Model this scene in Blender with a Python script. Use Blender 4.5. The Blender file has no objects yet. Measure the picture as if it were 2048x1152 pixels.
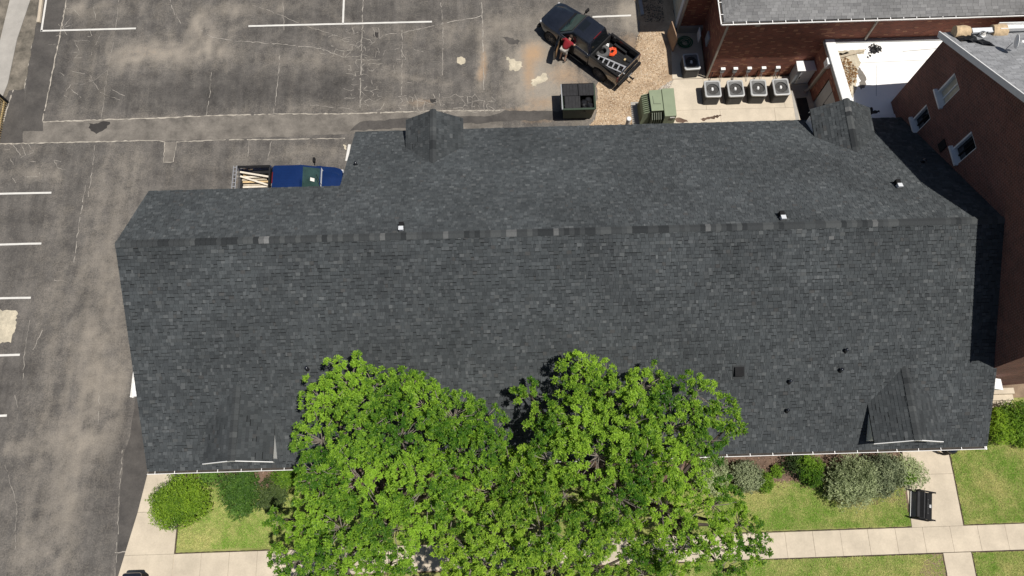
import bpy, bmesh, math, random
import numpy as np
from mathutils import Vector, Matrix, noise

random.seed(7)
RNG = np.random.default_rng(11)
rad = math.radians
SC = bpy.context.scene
COL = SC.collection

# ------------------------------------------------------------------ camera
CAM_H, TILT, YAW, FOC = 37.0, rad(18.2), rad(1.7), 1580.0   # drone height, tilt off nadir, heading, focal length in px of a 2048 wide frame
cam_d = bpy.data.cameras.new('camera')
cam_d.sensor_width = 36.0
cam_d.lens = FOC / 2048 * 36.0
cam_d.clip_end = 2000
cam = bpy.data.objects.new('camera', cam_d)
COL.objects.link(cam)
cam.location = (0, 0, CAM_H)
cam.rotation_euler = (TILT, 0, -YAW)
SC.camera = cam

# ------------------------------------------------------------------ sky, sun, exposure
SHADOW = Vector((-0.29, 0.125, -1.0))          # where one metre of height throws its shadow
sun_el = math.atan2(1.0, math.hypot(SHADOW.x, SHADOW.y))
world = bpy.data.worlds.new('World')
SC.world = world
world.use_nodes = True
wn = world.node_tree
sky = wn.nodes.new('ShaderNodeTexSky')
sky.sky_type = 'NISHITA'
sky.sun_disc = False
sky.sun_elevation = sun_el
sky.sun_rotation = math.atan2(-SHADOW.x, -SHADOW.y)
wn.links.new(sky.outputs[0], wn.nodes['Background'].inputs[0])
wn.nodes['Background'].inputs[1].default_value = 0.05
sun_d = bpy.data.lights.new('sun', 'SUN')
sun_d.energy = 5.0
sun_d.angle = rad(0.53)
sun_d.color = (1.0, 0.955, 0.89)
sun = bpy.data.objects.new('sun', sun_d)
COL.objects.link(sun)
sun.location = (20, -10, 60)
sun.rotation_euler = SHADOW.to_track_quat('-Z', 'Y').to_euler()
SC.view_settings.view_transform = 'Standard'
SC.view_settings.look = 'None'
SC.view_settings.exposure = 0.0
SC.view_settings.gamma = 1.0
SC.cycles.max_bounces = 6
SC.cycles.transparent_max_bounces = 8

# ------------------------------------------------------------------ survey helper: photo pixel at a known height -> place on site
def P(u, v, z=0.0):
    dx = (u - 1024) / FOC; dy = (576 - v) / FOC
    ry = dy * math.cos(TILT) + math.sin(TILT); rz = dy * math.sin(TILT) - math.cos(TILT)
    s = (CAM_H - z) / -rz
    x, y = dx * s, ry * s
    return (x * math.cos(YAW) + y * math.sin(YAW), -x * math.sin(YAW) + y * math.cos(YAW))
def P3(u, v, z=0.0):
    x, y = P(u, v, z); return Vector((x, y, z))

# ------------------------------------------------------------------ materials
def _nodes(name):
    m = bpy.data.materials.new(name); m.use_nodes = True
    nt = m.node_tree
    return m, nt, nt.nodes['Principled BSDF']
def _noise(nt, scale, detail=4, rough=.6, coord='Object', vec=None):
    n = nt.nodes.new('ShaderNodeTexNoise')
    n.inputs['Scale'].default_value = scale; n.inputs['Detail'].default_value = detail; n.inputs['Roughness'].default_value = rough
    if vec is None:
        tc = nt.nodes.new('ShaderNodeTexCoord'); vec = tc.outputs[coord]
    nt.links.new(vec, n.inputs['Vector'])
    return n
def _ramp(nt, fac, stops):
    r = nt.nodes.new('ShaderNodeValToRGB')
    e = r.color_ramp.elements
    e[0].position, e[0].color = stops[0][0], (*stops[0][1], 1)
    e[1].position, e[1].color = stops[1][0], (*stops[1][1], 1)
    for p, c in stops[2:]:
        k = e.new(p); k.color = (*c, 1)
    nt.links.new(fac, r.inputs[0]); return r
def _mix(nt, fac, a, b, mode='MIX'):
    n = nt.nodes.new('ShaderNodeMix'); n.data_type = 'RGBA'; n.blend_type = mode
    for s, i in ((fac, 0), (a, 6), (b, 7)):
        if isinstance(s, (int, float)): n.inputs[i].default_value = s
        elif isinstance(s, tuple): n.inputs[i].default_value = (*s, 1)
        else: nt.links.new(s, n.inputs[i])
    return n.outputs[2]
def _bump(nt, bsdf, h, strength=.3, dist=.01):
    b = nt.nodes.new('ShaderNodeBump'); b.inputs['Strength'].default_value = strength; b.inputs['Distance'].default_value = dist
    nt.links.new(h, b.inputs['Height']); nt.links.new(b.outputs[0], bsdf.inputs['Normal'])
def c3(c, k): return tuple(min(1.0, max(0.0, x * k)) for x in c)
MAT = {}
def mat(name, col, rough=.7, metal=0.0, var=.18, scale=3.0, fine=40.0, bump=.15, coat=0.0, spec=.5):
    m, nt, b = _nodes(name)
    n1 = _noise(nt, scale, 5); n2 = _noise(nt, fine, 3)
    r = _ramp(nt, n1.outputs[0], [(.3, c3(col, 1 - var)), (.7, c3(col, 1 + var))])
    r2 = _ramp(nt, n2.outputs[0], [(.3, (1 - var * .6,) * 3), (.7, (1 + var * .2,) * 3)])
    nt.links.new(_mix(nt, 1.0, r.outputs[0], r2.outputs[0], 'MULTIPLY'), b.inputs['Base Color'])
    b.inputs['Roughness'].default_value = rough; b.inputs['Metallic'].default_value = metal
    b.inputs['Specular IOR Level'].default_value = spec
    if coat: b.inputs['Coat Weight'].default_value = coat; b.inputs['Coat Roughness'].default_value = .06
    if bump: _bump(nt, b, n2.outputs[0], bump, .004)
    MAT[name] = m; return m

mat('concrete', (.50, .432, .335), .9, var=.13, scale=1.1, fine=14)
mat('concrete_pad', (.52, .455, .36), .9, var=.12, scale=1.2, fine=14)
mat('concrete_grey', (.34, .32, .29), .9, var=.15, scale=1.2)
mat('paint_white', (.60, .585, .55), .7, var=.10, scale=2.5, fine=18)
mat('trim_white', (.78, .78, .77), .5, var=.05)
mat('gutter_white', (.80, .79, .77), .4, var=.08)
mat('metal_grey', (.36, .37, .38), .45, .4, var=.10)
mat('membrane', (.86, .85, .82), .75, var=.05, scale=.6)
mat('downspout_tan', (.40, .36, .30), .6, var=.10)
mat('cabinet_white', (.62, .64, .66), .5, var=.06)
mat('cabinet_grey', (.36, .39, .42), .5, var=.06)
mat('door_grey', (.44, .44, .43), .6, var=.06)
mat('black_paint', (.010, .012, .018), .22, .0, var=.2, bump=0, coat=1.0)
mat('blue_paint', (.008, .030, .125), .22, .35, var=.12, bump=0, coat=1.0)
mat('black_plastic', (.012, .012, .013), .75, var=.25, spec=.15)
mat('bed_liner', (.020, .020, .021), .9, var=.25, fine=60, bump=.4, spec=.2)
mat('glass_dark', (.008, .010, .012), .06, var=.05, bump=0, spec=.8)
mat('glass_green', (.030, .060, .055), .10, var=.25, bump=0, spec=.8)
mat('rubber', (.030, .030, .031), .85, var=.2)
mat('tyre_grey', (.085, .085, .085), .9, var=.15)
mat('chrome', (.6, .6, .62), .22, .9, var=.05, bump=0)
mat('rim_alloy', (.14, .14, .15), .35, .8, var=.1)
mat('lamp_red', (.10, .008, .010), .3, var=.1, bump=0)
mat('lamp_clear', (.55, .56, .58), .15, var=.1, bump=0)
mat('aluminium', (.44, .44, .45), .38, .55, var=.08)
mat('cord_orange', (.78, .10, .025), .6, var=.1)
mat('shirt_red', (.22, .009, .016), .9, var=.12, fine=60)
mat('cloth_white', (.70, .68, .64), .9, var=.06)
mat('shorts_grey', (.40, .38, .35), .9, var=.1)
mat('skin', (.48, .30, .22), .6, var=.06)
mat('hair', (.035, .022, .014), .8, var=.2)
mat('shoe', (.06, .055, .05), .8, var=.2)
mat('transformer_green', (.205, .245, .155), .55, var=.06)
mat('transformer_dark', (.070, .085, .052), .6, var=.08)
mat('dumpster_green', (.022, .042, .022), .55, var=.25)
mat('lid_black', (.022, .022, .024), .7, var=.25, scale=5, spec=.25)
mat('bag_black', (.012, .012, .013), .28, var=.3, bump=0)
mat('ac_rim', (.42, .43, .43), .5, var=.06)
mat('ac_shroud', (.11, .112, .112), .6, var=.12)
mat('infill_dark', (.045, .038, .032), .95, var=.35, scale=6)
mat('ac_body', (.060, .058, .055), .6, var=.12)
mat('ac_dark', (.006, .006, .007), .8, var=.2)
mat('ac_blade', (.70, .71, .71), .4, .1, var=.06)
mat('hose_green', (.020, .120, .060), .5, var=.15)
mat('plywood', (.30, .20, .13), .9, var=.15)
mat('lumber', (.58, .42, .22), .85, var=.18, scale=6)
mat('lumber_pale', (.66, .60, .50), .85, var=.15, scale=6)
mat('bark', (.075, .058, .045), .95, var=.3, scale=8, bump=.5)
mat('twig', (.26, .225, .19), .9, var=.25, scale=8)
mat('straw_tan', (.52, .39, .24), .95, var=.30, scale=5, fine=30, bump=.9)
mat('tarp_black', (.010, .010, .011), .5, var=.3)
mat('roof_deck', (.030, .033, .035), .95, var=.2)
mat('roof_deck_grey', (.17, .17, .17), .95, var=.15)
mat('soffit', (.22, .16, .13), .85, var=.08)
mat('curtain', (.62, .55, .42), .9, var=.15, scale=5)
mat('curb_tan', (.47, .40, .31), .9, var=.15)
mat('picket_tan', (.50, .37, .18), .8, var=.2)
mat('sealant', (.37, .335, .285), .95, var=.25, scale=3, fine=12)
mat('crack_fill', (.31, .285, .25), .95, var=.20, scale=3, fine=12)
mat('leaf_dry', (.20, .115, .05), .9, var=.4, scale=9)
mat('wood_weathered', (.42, .36, .27), .9, var=.2, scale=6)
mat('turf_gap', (.060, .042, .028), .95, var=.4, scale=5)
mat('mulch_chip', (.17, .10, .07), .95, var=.4, scale=9)

def attr_mat(name, rough=.95, transl=0.0, spec=.3, fine=90.0, var=.25):
    """colour per face from the mesh, with fine grain on top"""
    m, nt, b = _nodes(name)
    a = nt.nodes.new('ShaderNodeAttribute'); a.attribute_name = 'tone'
    n2 = _noise(nt, fine, 2)
    r2 = _ramp(nt, n2.outputs[0], [(.3, (1 - var,) * 3), (.7, (1.0 + var * .3,) * 3)])
    colr = _mix(nt, 1.0, a.outputs[0], r2.outputs[0], 'MULTIPLY')
    nt.links.new(colr, b.inputs['Base Color'])
    b.inputs['Roughness'].default_value = rough; b.inputs['Specular IOR Level'].default_value = spec
    if transl:
        t = nt.nodes.new('ShaderNodeBsdfTranslucent'); nt.links.new(colr, t.inputs[0])
        mx = nt.nodes.new('ShaderNodeMixShader'); mx.inputs[0].default_value = transl
        nt.links.new(b.outputs[0], mx.inputs[1]); nt.links.new(t.outputs[0], mx.inputs[2])
        nt.links.new(mx.outputs[0], nt.nodes['Material Output'].inputs[0])
    MAT[name] = m; return m
attr_mat('shingle', .95, fine=60, var=.30, spec=.25)
attr_mat('leaf', .5, transl=.42, spec=.35, fine=30, var=.12)
attr_mat('grass', .8, transl=.25, spec=.2, fine=30, var=.1)
attr_mat('stone', .9, fine=60, var=.2)
TONES = [(.028, .031, .033), (.045, .049, .051), (.056, .061, .063), (.072, .077, .078), (.115, .118, .118), (.180, .182, .180)]
for i, c in enumerate(TONES):
    mat('shingle_tone_%d' % i, c, .95, var=.15, scale=8, fine=60, bump=.4, spec=.25)

def brick_mat(name, c1, c2, mortar, pale=None):
    m, nt, b = _nodes(name)
    uv = nt.nodes.new('ShaderNodeUVMap'); uv.uv_map = 'uv'
    br = nt.nodes.new('ShaderNodeTexBrick')
    br.inputs['Scale'].default_value = 1.0; br.inputs['Brick Width'].default_value = .215
    br.inputs['Row Height'].default_value = .075; br.inputs['Mortar Size'].default_value = .010
    br.inputs['Mortar Smooth'].default_value = .2; br.inputs['Bias'].default_value = -.1
    br.inputs['Color1'].default_value = (*c1, 1); br.inputs['Color2'].default_value = (*c2, 1); br.inputs['Mortar'].default_value = (*mortar, 1)
    nt.links.new(uv.outputs[0], br.inputs['Vector'])
    col = br.outputs[0]
    if pale:                                   # scattered pale headers
        mp = nt.nodes.new('ShaderNodeMapping'); mp.inputs['Scale'].default_value = (4.65, 13.33, 1)
        nt.links.new(uv.outputs[0], mp.inputs[0])
        w = nt.nodes.new('ShaderNodeTexWhiteNoise'); w.noise_dimensions = '2D'
        fl = nt.nodes.new('ShaderNodeVectorMath'); fl.operation = 'FLOOR'
        nt.links.new(mp.outputs[0], fl.inputs[0]); nt.links.new(fl.outputs[0], w.inputs[0])
        rr = _ramp(nt, w.outputs[0], [(.90, (0, 0, 0)), (.95, (1, 1, 1))])
        col = _mix(nt, rr.outputs[0], col, pale)
    n = _noise(nt, .8, 4, vec=uv.outputs[0])
    rn = _ramp(nt, n.outputs[0], [(.3, (.78,) * 3), (.7, (1.1,) * 3)])
    nt.links.new(_mix(nt, 1.0, col, rn.outputs[0], 'MULTIPLY'), b.inputs['Base Color'])
    b.inputs['Roughness'].default_value = .9
    iv = nt.nodes.new('ShaderNodeMath'); iv.operation = 'SUBTRACT'; iv.inputs[0].default_value = 1.0
    nt.links.new(br.outputs[1], iv.inputs[1])
    _bump(nt, b, iv.outputs[0], .6, .01)
    MAT[name] = m
brick_mat('brick_red', (.30, .092, .055), (.18, .060, .040), (.25, .135, .10), pale=(.46, .23, .13))
brick_mat('brick_brown', (.205, .066, .046), (.094, .034, .027), (.30, .20, .165))
brick_mat('brick_orange', (.34, .135, .075), (.25, .095, .055), (.36, .27, .20))

def asphalt_mat():
    m, nt, b = _nodes('asphalt')
    a = nt.nodes.new('ShaderNodeAttribute'); a.attribute_name = 'dust'
    d = nt.nodes.new('ShaderNodeAttribute'); d.attribute_name = 'wear'
    sp = _noise(nt, 55, 3, .75); md = _noise(nt, 1.3, 7, .68); fi = _noise(nt, 14, 6, .75)
    tcx = nt.nodes.new('ShaderNodeTexCoord'); mp = nt.nodes.new('ShaderNodeMapping'); mp.inputs['Scale'].default_value = (1.0, .12, 1)
    nt.links.new(tcx.outputs['Object'], mp.inputs[0])
    st = _noise(nt, 1.6, 6, .7, vec=mp.outputs[0])
    base = _ramp(nt, md.outputs[0], [(.28, (.066, .061, .057)), (.48, (.108, .100, .092)), (.72, (.160, .147, .133))])
    strk = _ramp(nt, st.outputs[0], [(.32, (.74,) * 3), (.5, (1.0,) * 3), (.68, (1.26, 1.24, 1.21))])
    col = _mix(nt, 1.0, base.outputs[0], strk.outputs[0], 'MULTIPLY')
    speck = _ramp(nt, sp.outputs[0], [(.30, (.74,) * 3), (.52, (1.0,) * 3), (.72, (1.28, 1.26, 1.22))])
    fine = _ramp(nt, fi.outputs[0], [(.3, (.78,) * 3), (.7, (1.20,) * 3)])
    col = _mix(nt, 1.0, col, fine.outputs[0], 'MULTIPLY')
    # dust laid over the asphalt, broken up by grain
    ad = nt.nodes.new('ShaderNodeMath'); ad.operation = 'MULTIPLY_ADD'; ad.inputs[1].default_value = 1.0
    nt.links.new(a.outputs['Fac'], ad.inputs[0])
    sb = nt.nodes.new('ShaderNodeMath'); sb.operation = 'MULTIPLY_ADD'; sb.inputs[1].default_value = 1.2; sb.inputs[2].default_value = -.64
    nt.links.new(fi.outputs[0], sb.inputs[0]); nt.links.new(sb.outputs[0], ad.inputs[2])
    br_ = _noise(nt, 4.5, 9, .78); b2 = nt.nodes.new('ShaderNodeMath'); b2.operation = 'MULTIPLY_ADD'; b2.inputs[1].default_value = .9; b2.inputs[2].default_value = -.47
    nt.links.new(br_.outputs[0], b2.inputs[0]); sm = nt.nodes.new('ShaderNodeMath'); nt.links.new(ad.outputs[0], sm.inputs[0]); nt.links.new(b2.outputs[0], sm.inputs[1])
    dr = _ramp(nt, sm.outputs[0], [(.04, (0, 0, 0)), (.36, (.30, .30, .30)), (1.0, (.78, .78, .78))])
    col = _mix(nt, dr.outputs[0], col, (.34, .300, .248))
    ru = nt.nodes.new('ShaderNodeAttribute'); ru.attribute_name = 'rust'; s3 = nt.nodes.new('ShaderNodeMath'); nt.links.new(ru.outputs['Fac'], s3.inputs[0]); nt.links.new(b2.outputs[0], s3.inputs[1])
    rr3 = _ramp(nt, s3.outputs[0], [(.12, (0, 0, 0)), (.8, (.85, .85, .85))]); col = _mix(nt, rr3.outputs[0], col, (.40, .265, .155))
    wr = _ramp(nt, d.outputs['Fac'], [(0.0, (1, 1, 1)), (1.0, (.42, .43, .45))])
    col = _mix(nt, 1.0, col, wr.outputs[0], 'MULTIPLY')
    col = _mix(nt, 1.0, col, speck.outputs[0], 'MULTIPLY')
    nt.links.new(col, b.inputs['Base Color']); b.inputs['Roughness'].default_value = .93; b.inputs['Specular IOR Level'].default_value = .3
    _bump(nt, b, sp.outputs[0], .5, .006)
    MAT['asphalt'] = m
asphalt_mat()
def patch_mat(name, lo, hi):
    m, nt, b = _nodes(name)
    sp = _noise(nt, 60, 3, .75); md = _noise(nt, 1.1, 6, .65); fi = _noise(nt, 10, 5, .7)
    base = _ramp(nt, md.outputs[0], [(.32, lo), (.68, hi)])
    speck = _ramp(nt, sp.outputs[0], [(.30, (.75,) * 3), (.72, (1.25,) * 3)])
    fine = _ramp(nt, fi.outputs[0], [(.3, (.88,) * 3), (.7, (1.1,) * 3)])
    col = _mix(nt, 1.0, _mix(nt, 1.0, base.outputs[0], fine.outputs[0], 'MULTIPLY'), speck.outputs[0], 'MULTIPLY')
    nt.links.new(col, b.inputs['Base Color']); b.inputs['Roughness'].default_value = .93; b.inputs['Specular IOR Level'].default_value = .3
    _bump(nt, b, sp.outputs[0], .4, .005)
    MAT[name] = m
patch_mat('asphalt_patch', (.098, .089, .079), (.215, .194, .168))
patch_mat('asphalt_dark', (.055, .051, .048), (.098, .090, .082))
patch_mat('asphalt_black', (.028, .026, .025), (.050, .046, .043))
patch_mat('gravel_bed', (.28, .20, .13), (.52, .40, .275))
patch_mat('rough_light', (.30, .27, .21), (.60, .53, .40))
patch_mat('mulch', (.07, .045, .032), (.20, .135, .10))
patch_mat('soil', (.14, .10, .07), (.30, .22, .15))
patch_mat('verge', (.06, .055, .045), (.24, .21, .17))
patch_mat('lawn', (.13, .160, .036), (.30, .300, .105))

# ------------------------------------------------------------------ mesh helpers
class MB:
    """collects shapes for one mesh object"""
    def __init__(s): s.v = []; s.f = []; s.uv = {}
    def add(s, vs, fs):
        o = len(s.v); s.v += [tuple(p) for p in vs]; s.f += [tuple(i + o for i in f) for f in fs]; return s
    def quad(s, a, b, c, d, uv=None):
        o = len(s.v); s.v += [tuple(a), tuple(b), tuple(c), tuple(d)]; s.f.append((o, o + 1, o + 2, o + 3))
        if uv: s.uv[len(s.f) - 1] = uv
        return s
    def tri(s, a, b, c, uv=None):
        o = len(s.v); s.v += [tuple(a), tuple(b), tuple(c)]; s.f.append((o, o + 1, o + 2))
        if uv: s.uv[len(s.f) - 1] = uv
        return s
    def box(s, x0, x1, y0, y1, z0, z1, M=None):
        vs = [Vector((x, y, z)) for z in (z0, z1) for y in (y0, y1) for x in (x0, x1)]
        if M is not None: vs = [M @ p for p in vs]
        return s.add(vs, [(0, 2, 3, 1), (4, 5, 7, 6), (0, 1, 5, 4), (2, 6, 7, 3), (0, 4, 6, 2), (1, 3, 7, 5)])
    def bar(s, a, b, w, h):
        a = Vector(a); b = Vector(b); d = (b - a); L = d.length; d.normalize()
        up = Vector((0, 0, 1)) if abs(d.z) < .95 else Vector((0, 1, 0))
        sd = d.cross(up).normalized(); up = sd.cross(d)
        M = Matrix((( d.x, sd.x, up.x, a.x), (d.y, sd.y, up.y, a.y), (d.z, sd.z, up.z, a.z), (0, 0, 0, 1)))
        return s.box(0, L, -w / 2, w / 2, -h / 2, h / 2, M)
    def cyl(s, a, b, r0, r1=None, n=12, caps=True):
        r1 = r0 if r1 is None else r1
        return s.tube([a, b], [r0, r1], n, caps)
    def tube(s, pts, rs, n=8, caps=True):
        pts = [Vector(p) for p in pts]
        if isinstance(rs, (int, float)): rs = [rs] * len(pts)
        o = len(s.v); ref = None
        for i, p in enumerate(pts):
            d = (pts[min(i + 1, len(pts) - 1)] - pts[max(i - 1, 0)]).normalized()
            if ref is None: ref = Vector((0, 0, 1)) if abs(d.z) < .9 else Vector((1, 0, 0))
            a = d.cross(ref).normalized(); b = d.cross(a).normalized(); ref = -b if False else ref
            for k in range(n):
                t = 2 * math.pi * k / n
                s.v.append(tuple(p + (a * math.cos(t) + b * math.sin(t)) * rs[i]))
        for i in range(len(pts) - 1):
            for k in range(n):
                q = o + i * n; s.f.append((q + k, q + (k + 1) % n, q + n + (k + 1) % n, q + n + k))
        if caps:
            s.f.append(tuple(o + k for k in range(n))[::-1]); q = o + (len(pts) - 1) * n; s.f.append(tuple(q + k for k in range(n)))
        return s
    def lathe(s, prof, c=(0, 0, 0), n=16, M=None):
        o = len(s.v)
        for r, z in prof:
            for k in range(n):
                t = 2 * math.pi * k / n; p = Vector((c[0] + r * math.cos(t), c[1] + r * math.sin(t), c[2] + z))
                s.v.append(tuple(M @ p if M is not None else p))
        for i in range(len(prof) - 1):
            for k in range(n):
                q = o + i * n; s.f.append((q + k, q + (k + 1) % n, q + n + (k + 1) % n, q + n + k))
        return s
    def prism(s, poly, z0, z1):
        n = len(poly); o = len(s.v)
        s.v += [(x, y, z0) for x, y in poly] + [(x, y, z1) for x, y in poly]
        s.f.append(tuple(o + i for i in range(n))[::-1]); s.f.append(tuple(o + n + i for i in range(n)))
        for i in range(n):
            j = (i + 1) % n; s.f.append((o + i, o + j, o + n + j, o + n + i))
        return s
    def loft(s, rings, caps=True):
        n = len(rings[0]); o = len(s.v)
        for r in rings: s.v += [tuple(p) for p in r]
        for i in range(len(rings) - 1):
            for k in range(n):
                q = o + i * n; s.f.append((q + k, q + (k + 1) % n, q + n + (k + 1) % n, q + n + k))
        if caps:
            s.f.append(tuple(o + k for k in range(n))[::-1]); q = o + (len(rings) - 1) * n; s.f.append(tuple(q + k for k in range(n)))
        return s
    def build(s, name, m, parent=None, off=None, smooth=None, bevel=0.0, fix=True):
        me = bpy.data.meshes.new(name)
        vs = s.v if off is None else [(x - off[0], y - off[1], z - off[2]) for x, y, z in s.v]
        me.from_pydata(vs, [], s.f)
        if s.uv:
            l = me.uv_layers.new(name='uv')
            for p in me.polygons:
                u = s.uv.get(p.index)
                if u:
                    for k, li in enumerate(p.loop_indices): l.data[li].uv = u[k]
        if fix and not s.uv:
            bm = bmesh.new(); bm.from_mesh(me); bmesh.ops.recalc_face_normals(bm, faces=bm.faces); bm.to_mesh(me); bm.free()
        if smooth is not None:
            me.shade_smooth(); me.set_sharp_from_angle(angle=rad(smooth))
        me.materials.append(MAT[m])
        o = bpy.data.objects.new(name, me); COL.objects.link(o)
        if parent is not None: o.parent = parent
        if bevel:
            b = o.modifiers.new('bevel', 'BEVEL'); b.width = bevel; b.segments = 2; b.limit_method = 'ANGLE'; b.angle_limit = rad(40)
            o.data.shade_smooth(); o.data.set_sharp_from_angle(angle=rad(50))
        return o

def np_obj(name, V, F, m, parent=None, tone=None, off=None, smooth=False):
    """mesh object from numpy arrays: V (n,3), F (m,k), tone (m,3) per face"""
    me = bpy.data.meshes.new(name)
    V = np.asarray(V, np.float32)
    if off is not None: V = V - np.asarray(off, np.float32)
    F = np.asarray(F, np.int32); k = F.shape[1]
    me.vertices.add(len(V)); me.vertices.foreach_set('co', V.ravel())
    me.loops.add(F.size); me.loops.foreach_set('vertex_index', F.ravel())
    me.polygons.add(len(F)); me.polygons.foreach_set('loop_start', np.arange(0, F.size, k, dtype=np.int32))
    me.polygons.foreach_set('loop_total', np.full(len(F), k, np.int32))
    me.update(calc_edges=True)
    if tone is not None:
        at = me.attributes.new('tone', 'FLOAT_COLOR', 'FACE')
        at.data.foreach_set('color', np.concatenate([tone, np.ones((len(F), 1))], 1).astype(np.float32).ravel())
    if smooth: me.shade_smooth()
    else: me.shade_flat()
    me.materials.append(MAT[m])
    o = bpy.data.objects.new(name, me); COL.objects.link(o)
    if parent is not None: o.parent = parent
    return o

def tag(o, label=None, cat=None, group=None, kind=None):
    if label: o['label'] = label
    if cat: o['category'] = cat
    if group: o['group'] = group
    if kind: o['kind'] = kind
    return o
def thing(name, label, cat, loc=(0, 0, 0), rotz=0.0, group=None):
    o = bpy.data.objects.new(name, None); COL.objects.link(o)
    o.location = loc; o.rotation_euler = (0, 0, rotz); o.empty_display_size = .3
    return tag(o, label, cat, group)
def copy_tree(o, parent=None):
    c = o.copy(); COL.objects.link(c); c.parent = parent
    for ch in list(o.children): copy_tree(ch, c)
    return c
def flat(name, poly, z, m, parent=None, kind=None, jag=0.0, step=.25):
    """a sheet lying at height z; jag roughens its outline"""
    pts = []
    for i, a in enumerate(poly):
        b = poly[(i + 1) % len(poly)]
        if not jag: pts.append(a); continue
        L = math.dist(a, b); k = max(1, int(L / step))
        nx, ny = (b[1] - a[1]) / max(L, 1e-6), -(b[0] - a[0]) / max(L, 1e-6)
        for j in range(k):
            t = j / k; q = random.uniform(-jag, jag) if j else 0
            pts.append((a[0] + (b[0] - a[0]) * t + nx * q, a[1] + (b[1] - a[1]) * t + ny * q))
    mb = MB(); mb.v = [(x, y, z) for x, y in pts]
    bm = bmesh.new(); vs = [bm.verts.new(p) for p in mb.v]; f = bm.faces.new(vs); f.normal_update()
    if f.normal.z < 0: f.normal_flip()
    bmesh.ops.triangulate(bm, faces=[f])
    me = bpy.data.meshes.new(name); bm.to_mesh(me); bm.free(); me.materials.append(MAT[m])
    o = bpy.data.objects.new(name, me); COL.objects.link(o)
    if parent is not None: o.parent = parent
    if kind: o['kind'] = kind
    return o
def wall(mb, a, b, z0, z1, holes=(), flip=False):
    """vertical wall from a to b (xy) with rectangular holes (s0, s1, z0, z1) measured along it"""
    a = Vector((a[0], a[1], 0)); b = Vector((b[0], b[1], 0)); d = b - a; L = d.length; d.normalize()
    S = sorted({0, L, *[h[0] for h in holes], *[h[1] for h in holes]}); Z = sorted({z0, z1, *[h[2] for h in holes], *[h[3] for h in holes]})
    for i in range(len(S) - 1):
        for j in range(len(Z) - 1):
            cs, cz = (S[i] + S[i + 1]) / 2, (Z[j] + Z[j + 1]) / 2
            if any(h[0] < cs < h[1] and h[2] < cz < h[3] for h in holes): continue
            q = [(S[i], Z[j]), (S[i + 1], Z[j]), (S[i + 1], Z[j + 1]), (S[i], Z[j + 1])]
            pts = [a + d * s + Vector((0, 0, z)) for s, z in q]
            if flip: pts = pts[::-1]; q = q[::-1]
            mb.quad(*pts, uv=[(s + a.x, z) for s, z in q])
# ================================================================== GROUND
g = flat('ground', [(-300, -300), (300, -300), (300, 300), (-300, 300)], -.06, 'soil', kind='structure')

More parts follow.
